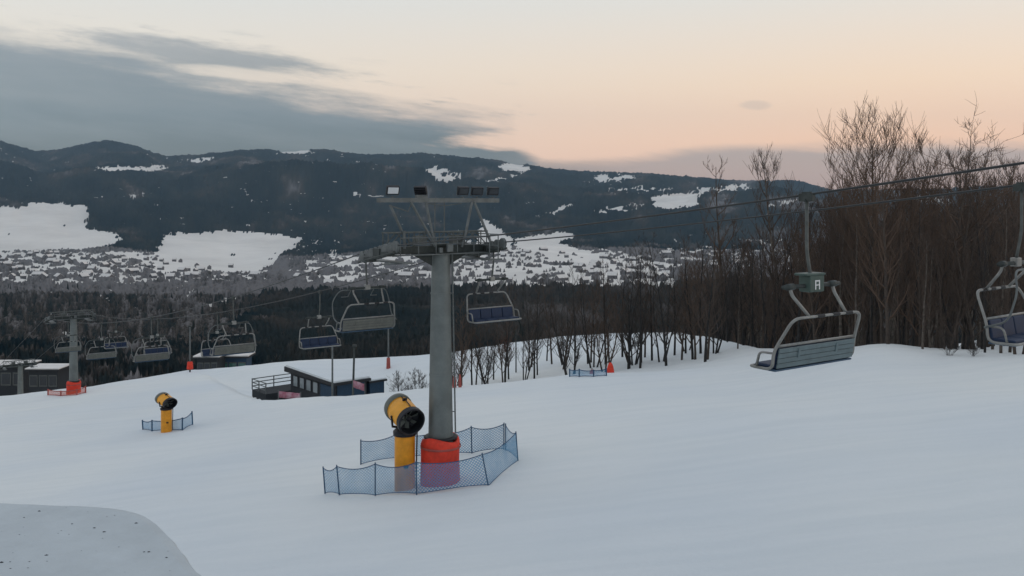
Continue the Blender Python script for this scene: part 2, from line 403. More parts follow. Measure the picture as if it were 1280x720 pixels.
# ------------------------------------------------------------------ trees
def bare_tree(seed, h, spread=.35, r0=.14, upswept=.6, start=.35, n_main=16, levels=3, multi=1, lean=(0, 0), twigs=5, tr=.011, leader=True):
    rd = random.Random(seed); tk = MB(); br = MB(); tips = []
    def walk(p, d, L, r, seg, wob, up, mb, sides, r_end=.35):
        pts = [p.copy()]; rs = [r]; d = d.normalized()
        for i in range(seg):
            d = (d + Vector((rd.uniform(-wob, wob), rd.uniform(-wob, wob), rd.uniform(-wob, wob)*.6 + up*.22))).normalized()
            p = p + d*(L/seg); pts.append(p.copy()); rs.append(r*(1-(i+1)/seg*(1-r_end)))
        mb.tube(pts, rs, sides, cap=False); return pts, rs
    def sub(pts, rs, lvl, L):
        n = [0, twigs, twigs+1, 0][lvl] if lvl < 3 else 0
        if lvl > levels: return
        cnt = n_sub[lvl]
        for k in range(cnt):
            t = rd.uniform(.22, 1.0); i = min(int(t*(len(pts)-1)), len(pts)-2); q = t*(len(pts)-1)-i
            p = pts[i].lerp(pts[i+1], q); d = (pts[i+1]-pts[i]).normalized()
            side = Vector((rd.gauss(0, 1), rd.gauss(0, 1), rd.gauss(.15, .6))).normalized()
            nd = (d*.75 + side*.75 + Vector((0, 0, .25*upswept))).normalized()
            l = L*rd.uniform(.38, .62); r = max(rs[i]*.5, tr)
            pp, rr = walk(p, nd, l, r, 3 if lvl > 1 else 4, .16, upswept, br, 3, .5)
            sub(pp, rr, lvl+1, l)
    n_sub = {1: twigs, 2: twigs, 3: 0}
    if levels >= 3: n_sub[2] = twigs; n_sub[3] = 0
    for s in range(multi):
        a = rd.uniform(0, 6.28); o = Vector((math.cos(a), math.sin(a), 0))*(0.25*r0*6 if multi > 1 else 0)
        hh = h*rd.uniform(.8, 1) if multi > 1 else h
        d0 = Vector((lean[0], lean[1], 1)) + (o*1.2 if multi > 1 else Vector())
        pts, rs = walk(Vector((o.x, o.y, -.6)), d0, hh+.6, r0*(1 if multi == 1 else .7), 9, .06, .15, tk, 7, .12)
        for k in range(n_main):
            t = start + (1-start)*(k+rd.random())/n_main
            i = min(int(t*(len(pts)-1)), len(pts)-2); q = t*(len(pts)-1)-i
            p = pts[i].lerp(pts[i+1], q)
            a = k*2.4+rd.uniform(-.5, .5); f = (1-(t-start)/(1-start))
            L = hh*spread*(.35+.65*f)*rd.uniform(.75, 1.2)
            el = .25+upswept*rd.uniform(.5, 1.0)
            d = Vector((math.cos(a), math.sin(a), el)).normalized()
            pp, rr = walk(p, d, L, max(rs[i]*.55, tr*1.5), 6, .13, upswept, br, 4, .3)
            sub(pp, rr, 1, L)
    return tk, br
def make_tree(name, label, cat, group, seed, bark, twig, **kw):
    tk, br = bare_tree(seed, **kw)
    t = empty(name, (0, 0, 0)); tag(t, label, cat, group)
    tk.build('trunk', M[bark], t, smooth=True); br.build('crown', M[twig], t)
    return t
protos = {}
def proto(key, *a, **kw):
    t = make_tree(*a, **kw); t.hide_render = False; protos[key] = [t, False]; return t
def place(key, x, y, s=1, label=None, group=None, rz=None, z=None, sink=0, sz=None):
    t, used = protos[key]
    if used: t = copy_tree(t)
    else: protos[key][1] = True
    t.location = (x, y, (max(G(x, y), -1e9) if z is None else z) - sink); t.rotation_euler = (0, 0, random.uniform(0, 6.28) if rz is None else rz)
    t.scale = (s, s, sz or s)
    if label: t['label'] = label
    if group: t['group'] = group
    return t
gA = 'slender bare trees along the snow edge'
sl = [('bark_dark', 'twig_dark'), ('bark_brown', 'twig'), ('bark_dark', 'twig'), ('bark_brown', 'twig_red'), ('bark_pale', 'twig'), ('bark_dark', 'twig_dark')]
for i, (bk, tw) in enumerate(sl):
    proto(('slim', i), 'bare_tree', 'x', 'tree', gA, 100+i, bk, tw, h=11, spread=.24, r0=.13, upswept=.75, start=.16, n_main=19, levels=2, twigs=4)
for i in range(4):
    bk, tw = [('bark_dark', 'twig_dark'), ('bark_brown', 'twig'), ('bark_dark', 'twig'), ('bark_brown', 'twig_red')][i]
    proto(('multi', i), 'bare_tree', 'x', 'tree', gA, 140+i, bk, tw, h=9, spread=.26, r0=.15, upswept=.8, start=.16, n_main=11, levels=2, twigs=4, multi=3)
for i in range(4):
    proto(('fan', i), 'bare_tree', 'x', 'tree', gA, 170+i, ['bark_brown', 'bark_pale'][i % 2], ['twig_red', 'twig'][i % 2], h=14, spread=.36, r0=.2, upswept=.9, start=.30, n_main=18, levels=2, twigs=6, tr=.013)
proto('big', 'bare_tree', 'x', 'tree', 'tall crowned bare trees', 201, 'bark_brown', 'twig_red', h=15.5, spread=.46, r0=.22, upswept=.85, start=.32, n_main=24, levels=2, twigs=8, tr=.014)
proto('lean', 'bare_tree', 'x', 'tree', 'tall crowned bare trees', 205, 'bark_brown', 'twig_red', h=15.5, spread=.42, r0=.20, upswept=.25, start=.45, n_main=13, levels=2, twigs=6, lean=(.16, 0), tr=.014)
for i in range(2):
    proto(('bush', i), 'bush', 'x', 'bush', 'bare bushes at the snow edge', 220+i, 'bark_dark', 'twig_dark', h=2.6, spread=.6, r0=.05, upswept=.5, start=.1, n_main=10, levels=2, twigs=5, multi=3, tr=.008)

def ztree(x, y):
    px = 640+F*x/y
    return max(G(x, y) if y < 195 else -1e9, far_z(px, y) if y > 125 else -1e9)
# a: the thin line of trees from the pylon to the wood, snow showing between the trunks
lineA = [(567,80,'multi',3),(575,84,'slim',2),(590,86,'slim',0),(603,82,'multi',0),(617,90,'slim',5),(629,80,'slim',1),(636,88,'slim',2),(655,82,'multi',2),(661,96,'slim',0),
 (668,84,'slim',5),(690,100,'slim',1),(702,90,'multi',1),(712,78,'multi',0),(718,80,'slim',0),(735,92,'slim',2),(742,86,'multi',2),(756,80,'multi',3),(762,88,'slim',1),(778,96,'slim',0),
 (785,78,'slim',5),(792,82,'multi',0),(800,76,'slim',0),(806,90,'slim',3),(815,84,'slim',2),(827,80,'multi',2),(833,74,'slim',5),(843,86,'slim',0),(852,78,'slim',1),(858,90,'multi',3),(866,76,'slim',2),(876,82,'slim',0),(884,72,'slim',1),(892,78,'multi',0)]
rl = random.Random(3)
lineA = lineA + [(px+rl.uniform(-7, 7), d+rl.uniform(-3, 8), k, (i+1) % (6 if k == 'slim' else 4)) for (px, d, k, i) in lineA if rl.random() < .62]
for (px, d, k, i) in lineA:
    d = 70+(d-70)*.55
    x = (px-640)/F*d; s = random.uniform(.74, .95)*(1.0 if k == 'slim' else .95)*(.82 if px < 700 else 1)
    side = 'left of the small blue net' if px < 712 else ('just right of the small blue net' if px < 800 else 'where tree line meets wood')
    kk = {'multi': 'bare tree with several thin dark stems', 'slim': 'slim bare tree with one dark stem'}[k]
    place((k, i), x, d, s, f'{kk} in snow {side}', 'thin line of bare trees behind the snow crest')
# b: the wood at the right, several rows deep
rows_b = []
px = 872
while px < 1330:
    for row in range(4):
        d0 = np.interp(px, PXc, D2)
        d = d0 + [3, 10, 22, 42][row] + random.uniform(-2, 3)
        rows_b.append((px+random.uniform(-9, 9), d, row))
    px += 15
for (px, d, row) in rows_b:
    x = (px-640)/F*d; base = ztree(x, d)
    k = random.choice([('slim', random.randrange(6)), ('slim', random.randrange(6)), ('fan', random.randrange(4)), ('multi', random.randrange(4))])
    hh = {'slim': 11, 'fan': 14, 'multi': 9}[k[0]]
    top = np.interp(px, [870, 920, 1000, 1060, 1280], [332, 310, 288, 270, 258]) + random.uniform(-12, 45)
    want = -(top-H)/F*d - base
    s = min(max(want/hh, .5), 1.7)
    zone = 'of the wood, behind the green box chair' if px < 1080 else 'of the wood, between the nearest chairs' if px < 1225 else 'of the wood, at the right edge'
    rw = ['front row', 'second row', 'third row', 'rearmost row'][row]
    wd = {'slim': 'slender bare tree', 'fan': 'upswept bare tree', 'multi': 'many stemmed bare tree'}[k[0]]
    pale = ', pale bark' if (k[0] == 'slim' and k[1] == 4) or (k[0] == 'fan' and k[1] % 2) else ''
    place(k, x, d, s*random.uniform(.9, 1.05), f'{wd}{pale}, {rw} {zone}', 'bare trees of the brown wood', z=base, sz=s)
# c: trees standing out against the sky
for (px, d, top, k, lab) in [
   (1092, 66, 150, 'big', 'broad crowned bare tree against the pink sky, widest of the wood'),
   (1168, 64, 158, 'lean', 'bare tree leaning right with a long crooked limb against the sky'),
   (1130, 74, 178, ('fan', 0), 'upswept bare tree between the broad crown and the leaning tree'),
   (1052, 86, 198, ('fan', 2), 'bare tree left of the broad crown, top against the cloud'),
   (985, 92, 192, ('fan', 1), 'fine twigged bare tree rising above the ridge behind the green chair box'),
   (905, 98, 208, ('slim', 3), 'thin bare treetop rising above the ridge at the wood\'s left end'),
   (1215, 80, 188, ('fan', 3), 'bare tree right of the leaning tree, crossed by the cable'),
   (1240, 84, 196, ('fan', 0), 'bare tree under the cable near the right edge'),
   (1272, 70, 200, ('fan', 2), 'bare tree at the right edge, twigs against the sky'),
   (1110, 60, 205, ('slim', 3), 'slender reddish tree in front of the broad crown'),
   (1190, 62, 200, ('slim', 1), 'slender brown tree in front of the leaning tree')]:
    x = (px-640)/F*d; base = ztree(x, d)
    hh = {'big': 17.5, 'lean': 16.5}.get(k, {'slim': 11, 'fan': 15.2}.get(k[0], 10))
    s = (-(top-H)/F*d - base)/hh
    place(k, x, d, s, lab, 'treetops against the evening sky', z=base, rz=0 if k in ('lean',) else None)
rs_ = random.Random(8)
for q in range(34):
    px = 893+q*11.8+rs_.uniform(-5, 5); d = rs_.uniform(66, 105) if px > 1060 else rs_.uniform(95, 125); k = ('fan', rs_.randrange(4)) if rs_.random() < .75 else ('slim', rs_.randrange(6))
    top = np.interp(px, [893, 950, 1000, 1040, 1070, 1100, 1160, 1205, 1280], [285, 255, 232, 212, 204, 206, 206, 206, 206])+rs_.uniform(0, 45)
    x = (px-640)/F*d; base = ztree(x, d); s = (-(top-H)/F*d - base)/(15.2 if k[0] == 'fan' else 11.3)
    if px < 1055: d = rs_.uniform(85, 115)
    where = 'left of' if px < 1060 else 'right of' if px > 1190 else 'around'
    place(k, x, d, s, 'bare tree with fine twigs against the sky, '+where+' the broad crowned tree', 'fine treetops against the evening sky', z=base)
# pale leaning trunks in the wood
for j, (px, d, top) in enumerate([(952, 76, 330), (922, 74, 345), (1068, 64, 268), (1153, 58, 300), (1163, 60, 310)]):
    x = (px-640)/F*d; base = ztree(x, d); s = (-(top-H)/F*d-base)/11
    place(('slim', 4), x, d, s, ['pale trunked tree left of the green chair box', 'pale trunked tree at the left end of the wood', 'pale tall trunk just right of the chair with the green box',
      'left one of two pale twin trunks between the nearest chairs', 'right one of two pale twin trunks between the nearest chairs'][j], 'pale trunks in the brown wood', z=base)
# bushes
for j, (px, py, d, s) in enumerate([(520, 478, 76, 1.15), (500, 470, 84, .9), (1185, 447, 55, .6), (1215, 450, 54, .55), (1110, 444, 62, .5)]):
    x = (px-640)/F*d
    place(('bush', j % 2), x, d, s, ['bare dark bush just left of the grey pylon at the snow crest', 'smaller bare bush between the pylon and the hut', 'low bare bush on the crest left of the right chair',
      'low bare bush on the crest under the right chair', 'low bare bush on the crest beside the green box chair'][j], 'bare bushes at the snow edge')
# one shrub still holding rusty leaves
t = make_tree('bare_tree', 'small shrub holding a clump of rusty dry leaves by the tree line', 'tree', None, 333, 'bark_dark', 'twig_dark', h=4.6, spread=.3, r0=.06, upswept=.6, start=.3, n_main=10, levels=2, twigs=4)
d = 79; x = (631-640)/F*d; t.location = (x, d, G(x, d))
lf = MB(); rd = random.Random(4)
for i in range(500):
    a = rd.uniform(0, 6.28); r = rd.gauss(0, .42); z = 3.2+rd.gauss(0, .45); p = Vector((math.cos(a)*r, math.sin(a)*r, z))
    u = Vector((rd.gauss(0,1), rd.gauss(0,1), rd.gauss(0,1))).normalized()*.06; w = u.cross(Vector((rd.gauss(0,1), rd.gauss(0,1), 1))).normalized()*.045
    lf.add([p-u, p+w, p+u, p-w], [(0,1,2,3)])
lf.build('leaves', M['dry_leaf'], t)

# conifers and single trees on the valley side
def conifer(seed, h=14, w=2.6):
    rd = random.Random(seed); mb = MB(); n = 11; L = 10
    mb.tube([(0,0,-1), (0,0,h*.98)], [.2, .02], 5, cap=False)
    for i in range(L):
        z = h*(.1+.85*i/L); r = w*(1-i/L)**.85+.15; drop = h*.10*(1-.4*i/L)
        vs = [(0, 0, z+h*.09)]; ph = rd.uniform(0, 6)
        for k in range(n*2):
            a = ph+math.pi*k/n; q = r*(rd.uniform(.8, 1.12) if k % 2 == 0 else rd.uniform(.42, .6))
            vs.append((math.cos(a)*q, math.sin(a)*q, z-drop*(q/r)+rd.uniform(-.12, .12)))
        mb.add(vs, [(0, 1+k, 1+(k+1) % (2*n)) for k in range(2*n)])
    return mb
cm = [conifer(i, 14, 2.2+.35*i).build('conifer', M['conifer']) for i in range(4)]
used = [False]*4
def put(objs, used, i, x, y, z, s, label, cat, group, rz=None):
    o = objs[i]
    if used[i]: o = o.copy(); col.objects.link(o)
    else: used[i] = True
    o.location = (x, y, z); o.scale = (s, s, s*random.uniform(.9, 1.15)); o.rotation_euler = (0, 0, random.uniform(0, 6.28) if rz is None else rz)
    tag(o, label, cat, group); return o
zones = [((415, 560), (340, 700), 34, 'spruce on the valley side seen under the chairs left of the pylon'),
         ((570, 860), (330, 640), 60, 'spruce on the dark valley side right of the pylon'),
         ((240, 420), (520, 1000), 46, 'spruce on the valley side between the snow field and the chairs'),
         ((0, 240), (600, 1100), 34, 'spruce in the mottled woodland at the far left'),
         ((860, 1010), (350, 700), 16, 'spruce below the ridge seen through the wood')]
for (a, b), (d0, d1), n, lab in zones:
    for i in range(n):
        px = random.uniform(a, b); d = random.uniform(d0, d1); z = far_z(px, d)
        put(cm, used, random.randrange(4), (px-640)/F*d, d, z, random.uniform(.55, 1.0), lab, 'tree', lab.replace('spruce', 'spruces'))
# low detail bare trees on the valley side
def far_bare(seed):
    tk, br = bare_tree(seed, h=11, spread=.34, r0=.13, upswept=.7, start=.25, n_main=12, levels=1, twigs=3, tr=.03)
    tk.add(br.v, br.f)
    return np.array([tuple(v) for v in tk.v]), tk.f
fbm_ = [far_bare(400+i) for i in range(5)]
def mass(name, label, m, spec):
    vs = []; fs = []; n0 = 0
    for (a, b), (d0, d1), n in spec:
        for i in range(n):
            px = random.uniform(a, b); d = random.uniform(d0, d1); v, f = random.choice(fbm_); s = random.uniform(.65, 1.15); an = random.uniform(0, 6.28)
            c, q = math.cos(an)*s, math.sin(an)*s
            w = np.stack([v[:, 0]*c-v[:, 1]*q+(px-640)/F*d, v[:, 0]*q+v[:, 1]*c+d, v[:, 2]*s+far_z(px, d)], -1); vs.append(w)
            fs += [tuple(k+n0 for k in p) for p in f]; n0 += len(v)
    me = bpy.data.meshes.new(name); me.from_pydata(np.concatenate(vs).tolist(), [], fs); me.update(); me.materials.append(M[m])
    o = bpy.data.objects.new(name, me); col.objects.link(o); tag(o, label, 'woodland', kind='stuff')
mass('bare_woodland', 'brown bare woodland on the valley side behind the tree line and the wood', 'twig', [((330, 560), (230, 600), 50), ((690, 870), (220, 520), 110), ((870, 1290), (150, 420), 130)])
mass('frosted_woodland', 'frosted grey bare woodland on the valley side at the left', 'bark_pale', [((0, 330), (330, 900), 190)])

# ------------------------------------------------------------------ village houses
def house(w, l, h, rh):
    wl = MB(); wl.box((0, 0, h/2-1), (w, l, h+2))
    wl.add([(-w/2, -l/2, h), (w/2, -l/2, h), (0, -l/2, h+rh), (-w/2, l/2, h), (w/2, l/2, h), (0, l/2, h+rh)], [(0, 1, 2), (4, 3, 5)])
    rf = MB(); o = .7; t = .35
    for sx in (-1, 1):
        a = [(sx*(w/2+o), -l/2-o, h-o*rh/(w/2)), (sx*(w/2+o), l/2+o, h-o*rh/(w/2)), (0, l/2+o, h+rh), (0, -l/2-o, h+rh)]
        b = [(p[0], p[1], p[2]+t) for p in a]
        rf.add(a+b, [(0,1,2,3), (7,6,5,4), (0,4,5,1), (1,5,6,2), (2,6,7,3), (3,7,4,0)])
    return wl, rf
hp = []
for i, (w, l, h, rh) in enumerate([(9, 12, 5, 4), (11, 22, 5, 4.5), (8, 10, 6, 3.5)]):
    t = empty('village_house', (0, 0, 0)); wl, rf = house(w, l, h, rh)
    wl.build('wall', M['house_wall'], t); rf.build('roof', M['roof_snow'], t); hp.append([t, False])
for (a, b), (d0, d1), n, lab in [((0, 235), (1400, 2350), 62, 'small snow roofed house in the valley below the left snow field'),
      ((235, 400), (1500, 2300), 18, 'small snow roofed house near the middle snow field'),
      ((400, 560), (1200, 2400), 20, 'small snow roofed house in the valley left of the pylon'),
      ((570, 860), (1100, 2500), 62, 'small snow roofed house in the valley right of the pylon'), ((860, 1010), (1500, 2500), 18, 'small snow roofed house seen through the wood')]:
    for i in range(n):
        px = random.uniform(a, b); d = random.uniform(d0, d1); k = random.randrange(3)
        t, u = hp[k]
        if u: t = copy_tree(t)
        else: hp[k][1] = True
        t.location = ((px-640)/F*d, d, far_z(px, d)+.5); t.rotation_euler = (0, 0, random.uniform(0, 3.1)); s = random.uniform(.75, 1.1); t.scale = (s, s, s)
        tag(t, lab, 'house', lab.replace('house', 'houses'))

# ------------------------------------------------------------------ lift line geometry
U = Vector((.814, .581, 0)); V = Vector((.581, -.814, 0))       # across the line, uphill along it
T1 = Vector((-2.90, 35.8, -1.95)); HG = 2.45; OFF = -.35
def line_t(side, t):
    """point under the cable t metres (in depth) uphill of the pylon"""
    b = T1 + U*(HG*side+OFF); return Vector((b.x+.714*t, b.y-t, 0))
def cable_z(t):
    if t >= 0: return -1.67 + .115*t - .010*t + .0009*t*t - .008*t*max(0, 1-t/20.)
    if t > -70:
        s = -t/70.; return -1.67 - 11.73*s - 4*1.65*s*(1-s)
    return -13.4 - (-t-70)*.32
def cable_pt(side, t):
    p = line_t(side, t); p.z = cable_z(t); return p
for side, lab in ((-1, 'left strand of steel lift cable, carrying the chair with green box'), (1, 'right strand of steel lift cable, carrying the blue chair at right edge')):
    mb = MB(); mb.tube([cable_pt(side, t) for t in np.linspace(-112, 42, 155)], .024, 8)
    tag(mb.build('lift_cable', M['cable'], smooth=True), lab, 'cable', 'lift cables')

# ------------------------------------------------------------------ lift pylon
def make_pylon(head_dz=0):
    """origin on the axis of the pole at crossarm height; local x across the line, local y downhill"""
    t = empty('lift_pylon', T1, math.atan2(U.y, U.x))
    gz = G(T1.x, T1.y) - T1.z
    p = MB(); p.lathe([(.53, gz-1.0), (.53, gz+.3), (.37, -.15), (.37, .0)], n=40); p.build('pole', M['pole'], t, smooth=True)
    for zz in (gz+4.3, gz+7.6): fl = MB(); fl.lathe([(.50-.017*(zz-gz), -.04), (.545-.017*(zz-gz), -.035), (.545-.017*(zz-gz), .035), (.50-.017*(zz-gz), .04)], (0, 0, zz), 40, cap=False); fl.build('flange', M['pole'], t)
    # ladder on the uphill right side
    a = MB(); top = -.1
    wx, wy = Vector((.814, -.581, 0)), Vector((.581, .814, 0))
    def lp(rad, s_, z): return wx*rad + wy*s_ + Vector((0, 0, z))
    for dx in (-.18, .18):
        a.tube([lp(.60, dx, gz+1.9), lp(.47, dx, top)], .02, 6)
    n = 26
    for i in range(n):
        q = i/(n-1); z = gz+2.1+(top-gz-2.3)*q; x = .60-.13*q
        a.tube([lp(x, -.18, z), lp(x, .18, z)], .014, 5)
    for q in (.1, .45, .8):
        z = gz+2.1+(top-gz-2.3)*q; a.tube([lp(.60-.13*q, 0, z), lp(.36, 0, z)], .02, 5)
    a.build('ladder', M['galv'], t)
    # crossarm
    c = MB(); c.box((-.2, 0, .12), (5.2, .34, .30)); c.box((0, 0, -.02), (1.0, .9, .06)); c.box((0, 0, .30), (.7, .55, .08))
    for sx in (-1, 1):
        c.box((sx*2.45+OFF, 0, .08), (.24, .55, .30)); c.add([(sx*.4, -.02, -.03), (sx*1.4, -.02, -.03), (sx*.4, -.02, -.55), (sx*.4, .02, -.03), (sx*1.4, .02, -.03), (sx*.4, .02, -.55)], [(0,1,2), (3,5,4), (0,2,5,3), (1,4,5,2), (0,3,4,1)])
    c.build('crossarm', M['steel_dark'], t, bevel=.015)
    q = MB()
    for yy_ in (-.22, .22):
        q.tube([(-2.55, yy_, .82), (2.15, yy_, .82)], .035, 6)
        xs = np.linspace(-2.5, 2.1, 9)
        for i in range(8):
            za, zb_ = (.26, .82) if i % 2 == 0 else (.82, .26)
            q.tube([(xs[i], yy_, za), (xs[i+1], yy_, zb_)], .024, 5)
        for x_ in xs[::2]: q.tube([(x_, yy_, .25), (x_, yy_, .82)], .024, 5)
    for x_ in xs: q.tube([(x_, -.22, .82), (x_, .22, .82)], .02, 5)
    for x_, hx in ((-1.0, .5), (.75, .6)): q.box((x_, -.05, .5), (hx, .3, .36))
    q.build('truss', M['steel_mid'], t)
    # sheave trains
    for sx in (-1, 1):
        f = MB(); X = sx*2.45 + OFF
        slope = lambda y: -.18*y   # downhill lower
        f.tube([(X-.12, -1.5, slope(-1.5)-.12), (X-.12, 1.5, slope(1.5)-.12)], .05, 6); f.tube([(X+.12, -1.5, slope(-1.5)-.12), (X+.12, 1.5, slope(1.5)-.12)], .05, 6)
        for y in (-.75, .75): f.box((X, y, slope(y)-.10), (.30, .5, .16))
        fo_ = f.build('sheave_frame', M['steel_dark'], t)
        for k in range(8):
            y = -1.4+k*.4; w = MB()
            rot = Matrix.Rotation(R(90), 3, 'Y')
            w.lathe([(.06, -.06), (.20, -.06), (.225, -.04), (.20, 0), (.225, .04), (.20, .06), (.06, .06)], (X, y, slope(y)+.09), 20, rot); w.build('sheave', M['galv'], fo_)
        # catwalk and railing beside the sheaves
        g = MB(); X2 = X-sx*.50
        g.box((X2, 0, -.30), (.5, 3.0, .05)); g.box((X-sx*.2, -.9, -.33), (1.0, .07, .06)); g.box((X-sx*.2, .9, -.33), (1.0, .07, .06))
        g.build('catwalk', M['galv'], t)
        if sx < 0: continue
        g = MB(); X3 = X2+sx*.24
        for y in (-1.45, 0, 1.45): g.tube([(X3, y, -.28), (X3, y, .72)], .022, 6)
        for z in (.72, .25): g.tube([(X3, -1.45, z), (X3, 1.45, z)], .022, 6)
        for y in (-1.45, 1.45): g.tube(arc([(X3, y, .72), (X3-sx*.42, y, .72), (X3-sx*.42, y, -.28)], .1), .022, 6)
        g.build('railing', M['galv'], t)
    g = MB()   # rail along the crossarm platform, and the platform itself
    g.tube([(-2.1, -.48, .62), (2.1, -.48, .62)], .022, 6); g.tube([(-2.1, -.48, .36), (2.1, -.48, .36)], .016, 6)
    for x in (-2.1, -1.3, -.5, .5, 1.3, 2.1): g.tube([(x, -.48, -.05), (x, -.48, .62)], .02, 6)
    g.box((0, -.36, -.06), (4.6, .36, .04)); g.build('railing', M['galv'], t)
    # junction boxes and small parts
    g = MB(); g.box((.12, -.5, .17), (.28, .12, .30)); g.box((-.3, -.5, .1), (.16, .1, .2)); g.build('junction_box', M['galv'], t, bevel=.01)
    # frame over the crossarm carrying the floodlights
    g = MB(); zb = 2.10
    g.box((0, .0, zb), (5.7, .16, .18)); g.box((-.9, .0, zb+.15), (.5, .14, .12))
    for (x0, z0, x1, z1) in [(-1.45, zb-.05, -.45, .25), (-2.35, zb-.2, -1.85, .9), (1.45, zb-.05, .95, .6), (1.55, zb-.05, 2.3, .2), (-1.85, .9, -1.85, .2), (-.45, .25, -.75, zb-.1), (.95, .6, .8, .2)]:
        g.tube([(x0, -.30 if z0 < zb-.3 else -.1, z0), (x1, -.34 if z1 < .7 else -.1, z1)], .055, 6)
    for x in (-.25, .2): g.tube([(x, .05, .2), (x, .05, zb-.05)], .025, 6)
    g.tube([(-2.35, 0, zb-.2), (-1.5, 0, zb-.45), (-1.3, 0, zb-.05)], .03, 6)
    g.tube([(-.6, 0, zb-.13), (.2, 0, zb-.22), (1.0, 0, zb-.13)], .02, 6)
    g.build('light_frame', M['galv'], t)
    for k, (x, tilt, yaw, lens) in enumerate([(-2.2, 24, 8, 'lens'), (-.95, -28, 150, 'lens_dark'), (1.05, 20, 18, 'lens_dark'), (1.75, 20, 8, 'lens_dark'), (2.55, 18, 12, 'lens_dark')]):
        rot = Matrix.Rotation(R(yaw-20), 3, 'Z') @ Matrix.Rotation(R(tilt), 3, 'X')
        c0 = Vector((x, -.02, zb+.40)); q = MB(); q.box(c0, (.50, .16, .34), rot)
        for zf in (-.1, 0, .1): q.box(c0+rot@Vector((0, .11, zf)), (.42, .07, .02), rot)
        fl = q.build('floodlight', M['black'], t, bevel=.012)
        q = MB(); q.box(c0+rot@Vector((0, -.086, .01)), (.42, .01, .26), rot); q.build('lens', M[lens], fl)
        q = MB(); q.tube([c0+rot@Vector((-.27, 0, 0)), c0+rot@Vector((-.27, 0, -.2)), (x, 0, zb+.10), c0+rot@Vector((.27, 0, -.2)), c0+rot@Vector((.27, 0, 0))], .015, 5); q.tube([(x, 0, zb+.05), (x, 0, zb+.17)], .03, 6); q.build('bracket', M['galv'], fl)
    # red crash padding round the foot
    g = MB(); n = 40; prof = [(.80, gz-.6), (.80, gz+.1), (.78, gz+.9), (.79, gz+1.55), (.74, gz+1.72), (.66, gz+1.74), (.60, gz+1.68)]
    vs = []
    for j, (r, z) in enumerate(prof):
        for k in range(n):
            a_ = 2*math.pi*k/n; rr = r*(1+.025*math.sin(a_*3+j*.3)+.018*math.sin(a_*7+j)); zz = z + (.10*math.sin(a_*2+.5) if j > 2 else 0)
            vs.append((rr*math.cos(a_), rr*math.sin(a_), zz))
    g.add(vs, [(i*n+k, i*n+(k+1) % n, (i+1)*n+(k+1) % n, (i+1)*n+k) for i in range(len(prof)-1) for k in range(n)])
    pad = g.build('padding', M['red_pad'], t, smooth=True)
    g = MB(); g.lathe([(.815, gz+1.36), (.825, gz+1.38), (.825, gz+1.43), (.815, gz+1.45)], n=40, cap=False); g.build('strap', M['pink_pad'], pad)
    g = MB(); g.lathe([(.48, gz+1.70), (.66, gz+1.71), (.70, gz+1.78), (.62, gz+1.83), (.47, gz+1.80)], n=32); g.build('collar', M['rubber'], pad, smooth=True)
    return t
pyl = make_pylon()
tag(pyl, 'tall grey steel lift pylon with five floodlights and red padded foot', 'lift pylon', 'chairlift pylons')
p2 = copy_tree(pyl, skip=('floodlight', 'light_frame', 'ladder')); p2.location = (T1.x-.714*69.2, 35.8+69.2, -13.6)
p2['label'] = 'distant grey lift pylon with red padded foot inside an orange net'
p3 = copy_tree(pyl, skip=('floodlight', 'light_frame', 'ladder', 'padding')); p3.location = (T1.x-.714*110, 35.8+110, cable_z(-111)-.2)
p3['label'] = 'farthest lift pylon at the left edge, foot hidden below the snow crest'

